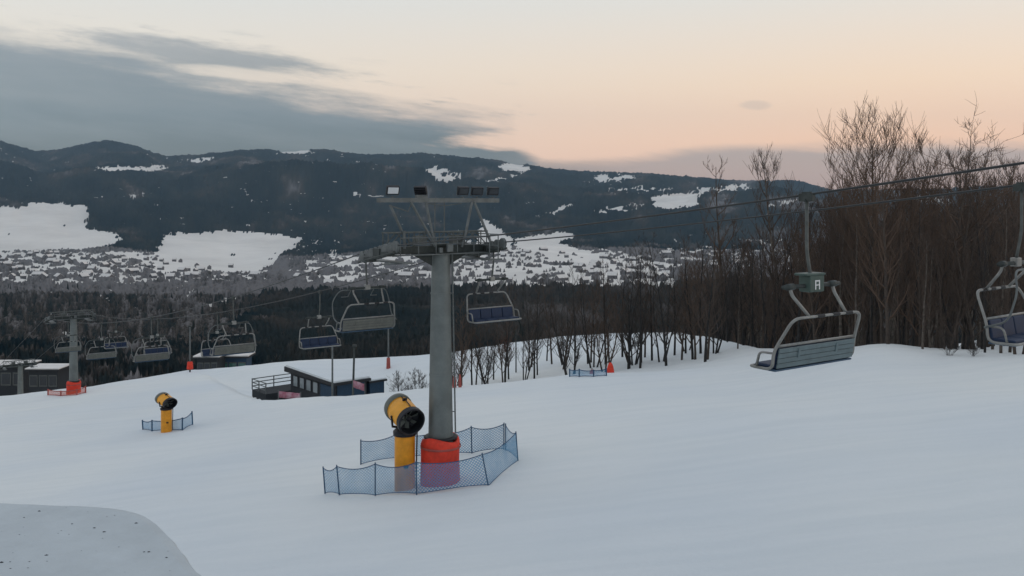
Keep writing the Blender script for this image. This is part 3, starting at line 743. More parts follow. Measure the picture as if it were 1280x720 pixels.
# ------------------------------------------------------------------ chairs
def make_chair(back='back_panel', bar=True, box=False, drop=0.0):
    """origin at the cable grip; local y is the way the rider faces"""
    t = empty('lift_chair', (0, 0, 0))
    g = MB(); g.box((0, 0, -.06), (.10, .34, .16)); g.box((0, 0, .035), (.07, .22, .05)); g.tube([(-.09, 0, -.12), (.09, 0, -.12)], .03, 8); g.build('grip', M['steel_dark'], t, bevel=.01)
    h = MB(); h.tube(arc([(0, 0, -.08), (0, .0, -.9), (0, -.06, -1.25), (0, -.12, -1.55)], .3), .035, 8); h.build('hanger', M['steel_mid'], t, smooth=True)
    b = MB(); b.tube([(-.82, -.12, -1.62), (.82, -.12, -1.62)], .045, 8)
    for x in (-.62, .62): b.tube([(x-.1, -.12, -1.62), (x+.1, -.12, -1.62)], .07, 8)
    b.build('crossbeam', M['steel_dark'], t, smooth=True)
    if box:
        q = MB(); q.box((0, -.12, -1.58), (.42, .28, .36)); q.box((-.05, -.12, -1.38), (.56, .32, .05)); bx_ = q.build('hanger_box', M['green_box'], t, bevel=.02)
        q = MB()
        for (cx, cz, sx, sz) in [(-.055, -1.60, .025, .20), (.055, -1.60, .025, .20), (0, -1.515, .085, .025), (0, -1.60, .085, .02)]: q.box((cx, -.264, cz), (sx, .006, sz))
        q.build('marking', M['white_mark'], bx_)
    else:
        q = MB(); q.box((0, -.12, -1.60), (.22, .16, .20)); q.build('hanger_clamp', M['tube'], t, bevel=.015)
    for x in (-.62, .62):
        s = MB(); s.tube(arc([(x, -.12, -1.62), (x*1.0, -.16, -1.80), (x*.86, -.52, -2.26)], .1), .034, 8); s.build('strut', M['tube'], t, smooth=True)
    f = MB()
    path = [(-1.17, .30, -3.42), (-1.17, -.18, -3.42), (-1.17, -.20, -3.02), (-.98, -.52, -2.26), (.98, -.52, -2.26), (1.17, -.20, -3.02), (1.17, -.18, -3.42), (1.17, .30, -3.42)]
    f.tube(arc(path, .2, 5), .032, 8); f.build('frame', M['tube'], t, smooth=True)
    for x in (-.33, .12, .5): k = MB(); k.tube([(x, -.52, -2.26), (x+.2, -.52, -2.26)], .041, 8); k.build('grip_sleeve', M['rubber'], t)
    k = MB(); k.tube([(-1.10, -.24, -2.90), (1.10, -.24, -2.90)], .034, 8); k.build('back_rail', M['tube'], t, smooth=True)
    # padded back: blue in front, ribbed panel behind
    rot = Matrix.Rotation(R(9), 3, 'X')
    k = MB()
    for i in range(4): k.box((-.825+.55*i, -.17, -3.17), (.53, .07, .50), rot)
    k.build('back_cushion', M['blue_seat'], t, bevel=.03)
    k = MB()
    for i in range(4): k.box((0, -.245+.018*(i-1.5), -3.0-.115*i), (2.20, .03, .108), rot)
    for x in (-.55, .55): k.box((x, -.275, -3.1), (.06, .03, .2), rot)
    k.build('back_panel', M[back], t, bevel=.008)
    k = MB()
    for i in range(4): k.box((-.825+.55*i, .10, -3.38), (.53, .50, .09))
    k.build('seat_cushion', M['blue_seat'], t, bevel=.035)
    k = MB(); k.box((0, .08, -3.452), (2.24, .56, .045)); k.build('seat_shell', M['seat_side'], t, bevel=.015)
    k = MB(); k.tube(arc([(-1.17, .26, -3.42), (-1.14, .40, -3.42), (1.14, .40, -3.42), (1.17, .26, -3.42)], .08), .034, 8); k.build('front_rail', M['tube'], t, smooth=True)
    for sx in (-1, 1):
        k = MB(); k.tube(arc([(sx*1.17, -.2, -3.05), (sx*1.17, .14, -3.06), (sx*1.17, .22, -3.40)], .1), .026, 8); k.build('armrest', M['tube'], t, smooth=True)
    if bar:
        k = MB(); k.tube(arc([(-1.24, -.22, -3.08), (-1.27, .28, -2.9), (-1.24, .46, -2.2), (-1.0, .30, -1.72), (1.0, .30, -1.72), (1.24, .46, -2.2), (1.27, .28, -2.9), (1.24, -.22, -3.08)], .22, 5), .024, 8)
        rb = k.build('restraint_bar', M['galv'], t, smooth=True)
        for sx in (-1, 1): k = MB(); k.tube([(sx*.5, .30, -1.72), (sx*.5, .62, -2.05), (sx*.78, .62, -2.05)], .018, 6); k.build('footrest', M['galv'], rb, smooth=True)
    for o in t.children_recursive:
        for v in o.data.vertices:
            if v.co.z < -1.62: v.co.z = -1.62+(v.co.z+1.62)*(.89 if box else .92)
            if v.co.z < -.5: v.co.z -= drop
    return t
cA = make_chair('back_panel', True, False, -.2)
cB = make_chair('back_panel_blue', False, True, .26)
cC = make_chair('back_panel', False, False, -.1)
cD = make_chair('back_panel', True, False, .12)
protoused = set()
rot_down = math.atan2(-V.y, -V.x)-math.pi/2; rot_up = math.atan2(V.y, V.x)-math.pi/2
gC = 'four seat chairs on the lift'
chairs = [(cB, -1, 15.85, rot_down, 'nearest whole chair, grey back, green hanger box with white mark'),
 (cD, 1, 17.5, rot_up, 'blue cushioned chair cut off by the right edge of the picture'),
 (cA, -1, -.9, rot_down, 'chair with tan grey slatted back hanging just left of the pylon'),
 (cC, 1, .6, rot_up, 'chair with dark blue back hanging just right of the pylon'),
 (cC, 1, -13.9, rot_up, 'small blue cushioned chair above the dark hut'),
 (cA, -1, -14.2, rot_down, 'grey chair seen from behind over the green glazed building'),
 (cC, 1, -29.5, rot_up, 'distant chair just beyond the grey one over the green glazed building'),
 (cA, -1, -29.0, rot_down, 'distant grey backed chair left of the thin mast with red foot'),
 (cC, 1, -44.0, rot_up, 'distant blue chair close to the thin mast with red foot'),
 (cA, -1, -43.5, rot_down, 'distant grey backed chair midway between the thin mast and the red footed pylon'),
 (cC, 1, -58.5, rot_up, 'distant blue chair midway between the thin mast and the red footed pylon'),
 (cA, -1, -57.5, rot_down, 'distant grey backed chair closest to the red footed pylon')]
for (c, side, t_, rz, lab) in chairs:
    o = c if c.name not in protoused else copy_tree(c)
    protoused.add(c.name)
    o.location = cable_pt(side, t_); o.rotation_euler = (0, 0, rz+random.uniform(-.03, .03))
    if c is cB: o.scale = (1.12, 1, 1)
    tag(o, lab, 'chairlift chair', gC)

# ------------------------------------------------------------------ snow guns
def make_gun():
    t = empty('snow_gun', (0, 0, 0))
    p = MB(); p.lathe([(.39, -.5), (.39, 2.05), (.37, 2.08)], n=36); ped = p.build('pedestal', M['yellow'], t, smooth=False)
    p = MB(); p.box((.1, -.385, .95), (.16, .06, .12)); p.build('valve', M['black'], ped, bevel=.01)
    p = MB(); p.lathe([(.30, 2.05), (.44, 2.07), (.45, 2.22), (.36, 2.30), (.22, 2.36)], n=30); p.build('swivel_collar', M['black'], t, smooth=False)
    ax = Vector((.50, -.80, -.24)).normalized()    # the way the fan blows
    rot = ax.to_track_quat('Z', 'Y').to_matrix(); c = Vector((-.02, 0, 2.86))
    for sgn in (-1, 1):
        q = MB(); sd = rot @ Vector((sgn*.50, 0, 0)); q.tube([(0, 0, 2.32), Vector((sd.x*1.02, sd.y*1.02, 2.45)), c+sd*1.06], .05, 8); q.build('fork_arm', M['black'], t)
    q = MB(); q.lathe([(.40, -.62), (.50, -.55), (.515, -.2), (.50, .45), (.485, .50)], c, 40, rot, cap=False); drum = q.build('drum', M['yellow2'], t, smooth=True)
    q = MB(); q.lathe([(.42, -.74), (.53, -.72), (.555, -.60), (.545, -.46), (.512, -.44)], c, 40, rot, cap=False); q.build('rear_ring', M['grey_ring'], drum, smooth=True)
    q = MB(); q.lathe([(.02, -.70), (.40, -.71), (.44, -.74)], c, 40, rot, cap=False); q.build('intake_grille', M['black'], drum)
    q = MB(); q.lathe([(.50, .44), (.535, .47), (.54, .70), (.50, .73), (.47, .70), (.46, .3), (.12, .25), (.10, .45), (.02, .52)], c, 40, rot, cap=False); q.build('nozzle_ring', M['black'], drum, smooth=False)
    q = MB()
    q.lathe([(.02, .18), (.12, .2), (.12, .40), (.02, .42)], c, 16, rot)
    for k in range(7):
        a = 2*math.pi*k/7; P_ = lambda rr, an, z: c+rot@Vector((rr*math.cos(an), rr*math.sin(an), z))
        A = [P_(.10, a, .28), P_(.43, a, .26), P_(.43, a+.42, .36), P_(.10, a+.6, .36)]
        q.add(A+[p+ax*.015 for p in A], [(3,2,1,0), (4,5,6,7), (0,1,5,4), (1,2,6,5), (2,3,7,6), (3,0,4,7)])
    q.build('fan', M['grey_ring'], drum)
    q = MB(); up = rot @ Vector((0, .54, 0)); up = up if up.z > 0 else -up
    q.box(c+up*1.02+ax*-.1, (.16, .12, .08), rot); q.tube([c+up*.98-ax*.4, c+up*1.05, c+up*.98+ax*.42], .02, 6); q.build('lifting_lug', M['black'], drum)
    q = MB(); q.tube(arc([(.12, .3, 2.2), (.45, .25, 2.3), (.42, .3, 1.2), (.42, .1, .1)], .15), .028, 6); q.build('hose', M['rubber'], t, smooth=True)
    return t
gun = make_gun(); b = on_ground(506, 611); gun.location = (b.x, b.y, b.z); gs = 25.5/F*b.y/.78; gun.scale = (gs, gs, gs)
tag(gun, 'large yellow fan snow gun beside the pylon inside the blue net', 'snow gun', 'yellow snow guns')
g2 = copy_tree(gun); b = on_ground(208, 540); g2.location = (b.x, b.y, b.z); gs = 13.0/F*b.y/.78; g2.scale = (gs, gs, gs*.82); g2.rotation_euler = (0, 0, .3)
g2['label'] = 'smaller distant yellow snow gun standing alone in a low blue net at left'

# ------------------------------------------------------------------ safety nets
def make_net(label, posts, m='net_blue', post_m='blue_post', group=None, hem='hem', r=.028):
    """posts: (px bottom, py bottom, height in px, lean x in px)"""
    base = [on_ground(a, b_) for (a, b_, h, l) in posts]
    t = empty('safety_net', base[0]); o = base[0]; tops = []
    for (a, b_, h, l), p in zip(posts, base):
        s = p.y/F; tp = p + Vector((l*s, 0, h*s)); tops.append(tp)
        q = MB(); q.tube([p-o-Vector((0, 0, .3)), tp-o+(tp-p).normalized()*.06], r*s*30, 6); q.build('post', M[post_m], t)
    vs = []; fs = []; uvs = []; hm = []; hb = []; dist = 0; nn = 10; rws = 6; last = None
    for i in range(len(base)-1):
        for k in range(nn + (1 if i == len(base)-2 else 0)):
            q = k/nn; lo = base[i].lerp(base[i+1], q); hi = tops[i].lerp(tops[i+1], q)
            h = (hi-lo).length; sag = 4*q*(1-q)
            hi = hi + Vector((0, 0, -h*.13*sag)); lo = Vector((lo.x, lo.y, min(lo.z, G(lo.x, lo.y))+h*.05*sag+.02))
            if last is not None: dist += (lo-last).length
            last = lo; hm.append(hi-o); hb.append(lo-o+Vector((0, 0, .02)))
            for j in range(rws+1):
                w = j/rws; p = lo.lerp(hi, w) + Vector((0, .05*math.sin(w*3.14)*sag*math.sin(i*2.1), 0)); vs.append(p-o); uvs.append((dist, w*h))
    c = len(hm)
    for a in range(c-1):
        for j in range(rws): fs.append((a*(rws+1)+j, (a+1)*(rws+1)+j, (a+1)*(rws+1)+j+1, a*(rws+1)+j+1))
    q = MB(); q.add(vs, fs); net = q.build('net', M[m], t, smooth=True)
    uvl = net.data.uv_layers.new(name='UVMap')
    for lp in net.data.loops: uvl.data[lp.index].uv = uvs[lp.vertex_index]
    s = base[0].y/33
    q = MB(); q.tube(hm, .016*s, 5); q.tube(hb, .012*s, 5); q.build('hem', M[hem], net)
    tag(t, label, 'safety net', group); return t
gN = 'blue safety nets on the slope'
make_net('blue safety net in front of the pylon foot and the large snow gun', [(407, 617, 32, -3), (425, 619, 36, -4), (469, 620, 40, 0), (521, 618, 40, -1), (612, 607, 39, -9), (648, 576, 35, -3), (632, 563, 32, 0)], group=gN)
make_net('blue safety net behind the pylon foot and the large snow gun', [(451, 581, 30, 0), (497, 573, 31, 0), (546, 570, 30, 0), (590, 567, 33, -1), (630, 562, 32, 0)], group=gN)
make_net('low blue safety net curved round the distant snow gun', [(179, 537, 11, -1), (190, 539, 13, 0), (228, 538, 15, 0), (241, 531, 16, -1)], group=gN)
make_net('orange safety net round the foot of the distant pylon', [(60, 494, 7, 0), (76, 495, 6, 0), (96, 494, 7, 0), (107, 491, 8, 0)], m='net_orange', post_m='pink_pad', hem='pink_pad')
make_net('short blue safety net at the tree line beside the red padding', [(712, 471, 9, 0), (724, 471, 9, 0), (742, 471, 8, 0), (758, 470, 9, 0)], group=gN)

# ------------------------------------------------------------------ masts, padded posts
def mast(px, top, bot, d, label, rpx, lean=0, pad=None, m='galv', group='thin lighting masts'):
    p = at(px, bot, d); g = G(p.x, p.y) if d < 150 else p.z
    t = empty('mast', (p.x, p.y, g)); hz = at(px, top, d).z-g; s = d/F
    q = MB(); q.tube([(0, 0, -.5), (lean*s, 0, hz)], [rpx*s*.55, rpx*s*.4], 8); q.build('pole', M[m], t, smooth=True)
    q = MB(); q.box((lean*s, 0, hz+.05), (rpx*s*1.6, rpx*s*1.2, .18)); q.build('cap', M['steel_dark'], t)
    if pad:
        z0 = at(px, pad[1], d).z-g; z1 = at(px, pad[0], d).z-g
        q = MB(); q.lathe([(pad[2]*s*.55, z0), (pad[2]*s*.6, z0+.1), (pad[2]*s*.5, z1-.1), (pad[2]*s*.4, z1)], n=16); q.build('padding', M['pink_pad' if pad[2] < 6 else 'red_pad'], t, smooth=True)
    return tag(t, label, 'mast', group)
mast(485.5, 405, 464, 101, 'thin mast with a red padded foot behind the tan grey chair', 2.2, pad=(447, 463, 4.5))
mast(415.5, 428, 500, 76.5, 'thin grey mast in front of the hut below the small blue chair', 2.6)
mast(440, 433, 500, 77.5, 'short leaning mast beside the banner of the hut', 3.0, lean=3, m='steel_dark')
mast(237.5, 408, 462, 119, 'thin mast with bright red foot at the snow edge, left of the glazed building', 2.2, pad=(452, 461.5, 6.5))
mast(645, 402, 475, 84, 'thin dark mast below the dark blue chair right of the pylon', 1.6, m='steel_dark')
def padded(px, py, w, h, label, d):
    b = at(px, py, d); z = G(b.x, b.y); s = d/F; t = empty('padded_post', (b.x, b.y, z)); zt = at(px, py-h, d).z - z
    q = MB(); q.lathe([(w*s*.5, -.3), (w*s*.52, .1), (w*s*.42, zt*.55), (w*s*.3, zt*.8), (w*s*.12, zt)], n=18); q.build('padding', M['red_pad'] if w > 6 else M['pink_pad'], t, smooth=True)
    q = MB(); q.tube([(0, 0, -.3), (0, 0, zt+.12)], .04, 6); q.build('stake', M['steel_dark'], t)
    tag(t, label, 'padded post', 'red padded posts at the tree line')
padded(763, 470, 9, 17, 'wide red padded post at the right end of the short blue net', 66)
padded(740, 471, 6, 9, 'small faded red padded post in front of the short blue net', 66)
padded(568, 478, 5, 10, 'left one of two small faded padded posts right behind the pylon', 67.5)
padded(575, 477, 4, 10, 'right one of two small faded padded posts right behind the pylon', 67.5)

# ------------------------------------------------------------------ the hut in the hollow
def make_hut():
    o = Vector((-16.1, 80, -19.3)); t = empty('wooden_hut', o)
    a = Vector((-.663, .749, 0)); b = Vector((.749, .663, 0))         # left wall runs along a, right wall along b
    rt = 3.0    # roof edge above the origin
    def prism(mb, q0, la, lb, z0, z1, dz=0):
        p = [q0, q0+a*la, q0+a*la+b*lb, q0+b*lb]
        mb.add([Vector((v.x, v.y, z0)) for v in p]+[Vector((v.x, v.y, z1+(dz if i in (1, 2) else 0))) for i, v in enumerate(p)], [(0,1,2,3), (4,7,6,5), (0,4,5,1), (1,5,6,2), (2,6,7,3), (3,7,4,0)])
    O = Vector((0, 0, 0))
    m = MB(); prism(m, O+a*.15+b*.15, 8.6, 3.3, -1.2, rt-.2); m.build('wall', M['wood_dark'], t)
    m = MB(); prism(m, O-a*.25-b*.25, 9.6, 3.95, rt-.22, rt+.02, .25); rf = m.build('roof', M['fascia'], t)
    m = MB(); prism(m, O-a*.16-b*.16, 9.4, 3.77, rt+.025, rt+.24, .25); m.build('snow_cover', M['snow'], rf, bevel=.06)
    # windows on the left wall
    for k, s in enumerate((7.2, 5.9, 4.6, 3.3)):
        q0 = a*s - b*.0; 
        f = MB(); p = q0+b*.10
        def panel(mb, s0, w, z0, z1, off, th=.05):
            prism(mb, a*s0+b*(.15-off-th), w, th, z0, z1)
        panel(f, s, .95, rt-1.55, rt-.42, .002, .05); fw = f.build('window', M['fascia'], t)
        g = MB(); panel(g, s+.08, .79, rt-1.47, rt-.50, .054, .008); g.build('pane', M['glass'], fw)
    m = MB()   # lower band of blue boards and door on the left wall near the corner
    prism(m, a*.4+b*.09, 2.4, .05, -1.2, rt-.45); m.build('door', M['wood_blue'], t)
    m = MB(); prism(m, a*.1-b*0+b*.3-a*.03, .05, 2.9, -1.2, rt-.3); m.build('side_panel', M['wood_blue'], t)
    # lower annexe on the right
    m = MB(); q0 = b*3.9+a*.3; prism(m, q0, 3.0, 1.6, -1.2, rt-.55); m.build('annexe_wall', M['wood_blue'], t)
    m = MB(); q0 = b*3.72+a*.1; prism(m, q0, 3.4, 2.0, rt-.55, rt-.38, .1); ar = m.build('annexe_roof', M['fascia'], t)
    m = MB(); q0 = b*3.78+a*.16; prism(m, q0, 3.28, 1.88, rt-.375, rt-.22, .1); m.build('snow_cover', M['snow'], ar, bevel=.04)
    # deck with railing at the left end
    m = MB(); prism(m, a*8.9-b*2.4, 3.0, 7.0, -.2, .9); dk = m.build('deck', M['wood_dark'], t)
    m = MB(); c0 = a*8.9-b*2.4; c1 = a*11.9-b*2.4; c2 = a*11.9+b*4.6; zz = Vector((0, 0, 1))
    for h in (1.95, 1.6, 1.25):
        m.tube([c0+zz*h, c1+zz*h, c2+zz*h], .05, 5)
    for q in [c0, c0.lerp(c1, .5), c1, c1.lerp(c2, .33), c1.lerp(c2, .66), c2]: m.tube([q+zz*.9, q+zz*2.0], .06, 5)
    m.build('railing', M['galv'], dk)
    tag(t, 'dark timber hut with snowy roof, deck and windows in the hollow left of the pylon', 'hut')
    # banners standing before it
    return t
make_hut()
def banner(px0, py0, px1, py1, h, d, label, cols):
    p0 = at(px0, py0, d); p1 = at(px1, py1, d+1.2); s = d/F; t = empty('banner', p0); u = p1-p0; q = MB(); n = 14; vs = []
    for i in range(n+1):
        w = i/n; c = u*w + Vector((0, .05*math.sin(w*14), 0)); vs += [c, c+Vector((0, 0, h*s))]
    q.add(vs, [(2*i, 2*i+2, 2*i+3, 2*i+1) for i in range(n)])
    o = q.build('cloth', M[cols], t, smooth=True); md = o.modifiers.new('thick', 'SOLIDIFY'); md.thickness = .02
    q = MB()
    for c in (Vector(), u): q.tube([c-Vector((0, 0, .8)), c+Vector((0, 0, h*s+.1))], .04, 6)
    q.build('post', M['galv'], t); tag(t, label, 'banner', 'banners by the hut')
banner(348, 497, 376, 499.5, 8, 77, 'pink and white banner along the deck foot of the hut', 'banner')
banner(441, 484, 456, 489, 9, 76, 'pink and white banner before the annexe of the hut', 'banner')

# green glazed building beyond the slope and the dark lower station at the far left
def shed(px0, px1, ptop, d, depth, label, green=False, h=5, roofdrop=1.2):
    a = at(px0, ptop, d); b = at(px1, ptop, d); w = b.x-a.x; t = empty('lift_station' if not green else 'glazed_building', ((a.x+b.x)/2, d+depth/2, a.z-h))
    m = MB(); m.box((0, 0, h/2-2), (w, depth, h+4)); m.build('wall', M['wood_blue' if green else 'wood_dark'], t)
    m = MB(); m.box((0, -.1, h+.12), (w+1.2, depth+1.2, .22)); rf = m.build('roof', M['fascia'], t)
    m = MB(); m.box((-w*.0, .0, h+.36), (w+1.0, depth+1.0, .24)); m.build('snow_cover', M['roof_snow'], rf, bevel=.08)
    n = max(3, int(w/2.2))
    for k in range(n):
        x = -w/2+(k+.5)*w/n; q = MB(); q.box((x, -depth/2-.03, h*.62), (w/n*.86, .05, h*.42)); f = q.build('window', M['steel_mid'], t)
        q = MB(); q.box((x, -depth/2-.062, h*.62), (w/n*.72, .01, h*.34)); q.build('pane', M['glass_green' if green else 'lens_dark'], f)
    tag(t, label, 'building'); return t
shed(274, 308, 447, 150, 3, 'blue building with green glazed band behind the snow edge', True, 4.5)
shed(246, 272, 448, 146, 5, 'low blue building with white snow roof beside the green glazed one', False, 4)
shed(-60, 30, 459, 170, 5, 'dark station building with snowy roof at the far left behind the pylons', False, 6)
shed(36, 72, 463, 160, 4, 'smaller snow roofed shed right of the far left station building', False, 5)

# ------------------------------------------------------------------ snow covered flat roof at the lower left
def make_roof():
    z = -4.5
    out = [(-420, 618), (-100, 622), (0, 625), (90, 628), (150, 632), (182, 640), (205, 657), (228, 682), (262, 722), (330, 810), (420, 960)]
    pts = [at(px, py, -z*F/(py-H)) for px, py in out]
    pts = [Vector((p.x, p.y, 0)) for p in pts]; pts += [Vector((-3.2, 2.5, 0)), Vector((-14, 2.5, 0))]
    c = sum(pts, Vector())/len(pts)
    for _ in range(3):
        pts = [q for i in range(len(pts)) for q in (pts[i].lerp(pts[(i+1) % len(pts)], .25), pts[i].lerp(pts[(i+1) % len(pts)], .75))]
    fine = []
    for i in range(len(pts)):
        a, b = pts[i], pts[(i+1) % len(pts)]; n = max(1, int((b-a).length/.25))
        for k in range(n):
            p = a.lerp(b, k/n); p = p+Vector((float(fbm(p.x*2, p.y*2, 3, 3)-.5)*.09, float(fbm(p.x*2, p.y*2, 3, 4)-.5)*.09, 0)); fine.append(p)
    t = empty('flat_roof', (c.x, c.y, z)); n = len(fine)
    m = MB(); rings = [(-.03, -.34), (0, -.20), (0, -.10), (-.06, -.03), (-.18, 0)]; vs = []
    for (off, dz) in rings:
        for p in fine: r = (p-c); vs.append(r + r.normalized()*off + Vector((0, 0, dz)))
    fs = [(i*n+k, (i*n+(k+1) % n), (i+1)*n+(k+1) % n, (i+1)*n+k) for i in range(len(rings)-1) for k in range(n)]
    fs = [f[::-1] for f in fs]; m.add(vs, fs)
    m.add([Vector((0, 0, 0))]+[vs[(len(rings)-1)*n+k] for k in range(n)], [(0, 1+(k+1) % n, 1+k) for k in range(n)])
    m.build('snow_cover', M['old_snow'], t, smooth=False)
    m = MB(); vs = []
    for dz in (-4.6, -.345):
        for p in fine: r = (p-c); vs.append(r*.955+Vector((0, 0, dz)))
    m.add(vs, [(k, (k+1) % n, n+(k+1) % n, n+k) for k in range(n)]+[tuple(range(n, 2*n))]); m.build('wall', M['wood_dark'], t)
    m = MB(); rd = random.Random(12)
    spots = [(5,629), (49,639), (30,647), (84,626), (76,625), (150,635), (180,690), (186,690), (237,711), (208,697), (58,694), (2,703), (170,654), (118,660), (90,655), (130,665)]
    spots += [(rd.uniform(0, 215), rd.uniform(632, 718)) for _ in range(26)]
    for i, (px, py) in enumerate(spots):
        if not in_poly(np.array([float(px)]), np.array([float(py)]), [(-5, 630), (90, 634), (145, 639), (178, 650), (200, 668), (220, 692), (250, 730), (-5, 730)])[0]: continue
        p = at(px, py, -z*F/(py-H)); p = Vector((p.x, p.y, 0))-c; s = rd.uniform(.012, .024) if i < 16 else rd.uniform(.004, .010)
        k = 7; ph = rd.uniform(0, 6); vs = [p+Vector((0, 0, s*.6))]+[p+Vector((math.cos(ph+6.283*j/k)*s*rd.uniform(.8, 1.6), math.sin(ph+6.283*j/k)*s*rd.uniform(.6, 1), .002)) for j in range(k)]
        m.add(vs, [(0, 1+j, 1+(j+1) % k) for j in range(k)])
    g = m.build('grit', M['wood_dark'], t); g['kind'] = 'stuff'
    tag(t, 'flat roof under old grey snow dotted with dark grit, lower left corner', 'roof')
make_roof()

# ------------------------------------------------------------------ air
hz = MB(); hz.box((0, 4380, 70), (13000, 9500, 1700)); ho = hz.build('haze', bpy.data.materials.new('haze')); tag(ho, 'thin blue evening haze filling the valley air', 'haze', kind='stuff')
hm = ho.data.materials[0]; hm.use_nodes = True; nt = hm.node_tree; nt.nodes.clear()
out = nt.nodes.new('ShaderNodeOutputMaterial'); pv = nt.nodes.new('ShaderNodeVolumePrincipled')
pv.inputs['Color'].default_value = (.50, .72, .90, 1); pv.inputs['Density'].default_value = 4.6e-5; pv.inputs['Anisotropy'].default_value = .0
nt.links.new(pv.outputs[0], out.inputs['Volume'])

# ------------------------------------------------------------------ sky
SUN_EL, SUN_AZ = 3.0, 100.0      # low, well outside the picture on the right
w = bpy.data.worlds.new('World'); scene.world = w; w.use_nodes = True; nt = w.node_tree; nt.nodes.clear()
N = nt.nodes.new; Lk = nt.links.new
def math_(op, a, b=None, c=None):
    n = N('ShaderNodeMath'); n.operation = op
    for i, v in enumerate((a, b, c)):
        if v is None: continue
        if isinstance(v, (int, float)): n.inputs[i].default_value = v
        else: Lk(v, n.inputs[i])
    return n.outputs[0]
def ramp(fac, stops, interp='LINEAR'):
    n = N('ShaderNodeValToRGB'); cr = n.color_ramp; cr.interpolation = interp
    while len(cr.elements) < len(stops): cr.elements.new(.5)
    for e, (p, c) in zip(cr.elements, stops): e.position = p; e.color = (*c, 1) if len(c) == 3 else c
    Lk(fac, n.inputs['Fac']); return n.outputs['Color']
def lin(r, g, b): return tuple(((c/255+.055)/1.055)**2.4 if c/255 > .04045 else c/255/12.92 for c in (r, g, b))
def mixc(f, a, b):
    n = N('ShaderNodeMix'); n.data_type = 'RGBA'
    for i, v in ((0, f), (6, a), (7, b)):
        if isinstance(v, float): n.inputs[i].default_value = v
        elif isinstance(v, tuple): n.inputs[i].default_value = (*v, 1)
        else: Lk(v, n.inputs[i])
    return n.outputs[2]
tc = N('ShaderNodeTexCoord'); sp = N('ShaderNodeSeparateXYZ'); Lk(tc.outputs['Generated'], sp.inputs[0])
yy = math_('MAXIMUM', sp.outputs['Y'], .12)
u = math_('DIVIDE', sp.outputs['X'], yy); v = math_('DIVIDE', sp.outputs['Z'], yy)   # tan azimuth, tan elevation
elev = sp.outputs['Z']
# clear sky: peach low down, pale cream above, darkening blue towards the zenith
clear_r = ramp(math_('MULTIPLY_ADD', elev, 1.0, .1), [(0, lin(200, 160, 150)), (.12, lin(230, 178, 157)), (.17, lin(243, 196, 165)), (.23, lin(238, 207, 178)), (.32, lin(216, 209, 199)), (.42, lin(206, 208, 211)), (.65, lin(188, 193, 202)), (1, lin(180, 187, 199))])
clear_l = ramp(math_('MULTIPLY_ADD', elev, 1.0, .1), [(0, lin(200, 176, 165)), (.17, lin(226, 200, 184)), (.25, lin(222, 209, 194)), (.32, lin(208, 206, 201)), (.42, lin(205, 208, 211)), (.65, lin(188, 193, 202)), (1, lin(180, 187, 199))])
lr = math_('SMOOTH_MIN', 1.0, math_('MAXIMUM', math_('MULTIPLY_ADD', u, 1.3, .45), 0.0), .1)
clear = mixc(lr, clear_l, clear_r)
# behind the camera the sky is a duller blue
back = math_('SMOOTH_MIN', 1.0, math_('MAXIMUM', math_('MULTIPLY_ADD', sp.outputs['Y'], -1.2, .35), 0.0), .1)
clear = mixc(back, clear, lin(180, 186, 197))
# clouds
cv = N('ShaderNodeCombineXYZ'); Lk(math_('MULTIPLY', u, 2.6), cv.inputs[0]); Lk(math_('MULTIPLY', math_('MULTIPLY_ADD', u, .13, v), 17.0), cv.inputs[1])
def nz(scale, detail, off=0, rough=.55, vec=None):
    n = N('ShaderNodeTexNoise'); n.inputs['Scale'].default_value = scale; n.inputs['Detail'].default_value = detail; n.inputs['Roughness'].default_value = rough
    mp = N('ShaderNodeMapping'); mp.inputs['Location'].default_value = (off, off*1.7, 0); Lk(vec or cv.outputs[0], mp.inputs['Vector']); Lk(mp.outputs[0], n.inputs['Vector']); return n.outputs['Fac']
n_big = nz(1.3, 9, 3.1, .66); n_mid = nz(3.0, 9, 7.7, .66)
vtop = math_('MULTIPLY_ADD', u, -.195, .096)       # upper edge of the left bank
vtop = math_('SUBTRACT', vtop, math_('MULTIPLY', math_('POWER', math_('MAXIMUM', math_('ADD', u, -.0), 0.0), 1.0), .9))
m1 = math_('SUBTRACT', vtop, v)
m1 = math_('ADD', m1, math_('MULTIPLY', math_('SUBTRACT', n_big, .5), .10))
m1 = math_('ADD', m1, math_('MULTIPLY', math_('SUBTRACT', n_mid, .5), .035))
def mr(x, a, b, c=0., d=1., st=True):
    n = N('ShaderNodeMapRange'); n.interpolation_type = 'SMOOTHSTEP' if st else 'LINEAR'
    for k, q in (('From Min', a), ('From Max', b), ('To Min', c), ('To Max', d)): n.inputs[k].default_value = q
    Lk(x, n.inputs['Value']); return n.outputs[0]
bank = mr(m1, -.008, .034)
# open slit inside the bank and the clear wedge at its right end
def blob(cu, cvv, su, sv, tilt=0.):
    a = math_('DIVIDE', math_('SUBTRACT', u, cu), su); b = math_('DIVIDE', math_('SUBTRACT', math_('MULTIPLY_ADD', math_('SUBTRACT', u, cu), tilt, v), cvv), sv)
    r2 = math_('ADD', math_('MULTIPLY', a, a), math_('MULTIPLY', b, b))
    r2 = math_('ADD', r2, math_('MULTIPLY', math_('SUBTRACT', n_mid, .5), 4.2))
    return mr(r2, .1, 1.7, 1., 0.)
bank = math_('MAXIMUM', bank, math_('MULTIPLY', blob(-.36, .170, .16, .017, .12), .85))
slit = blob(-.29, .146, .085, .0065, .10)
wedge = blob(.04, .073, .12, .011, -.02)
bank = math_('MULTIPLY', bank, math_('SUBTRACT', 1.0, math_('MULTIPLY', slit, .75)))
bank = math_('MULTIPLY', bank, math_('SUBTRACT', 1.0, math_('MULTIPLY', wedge, .95)))
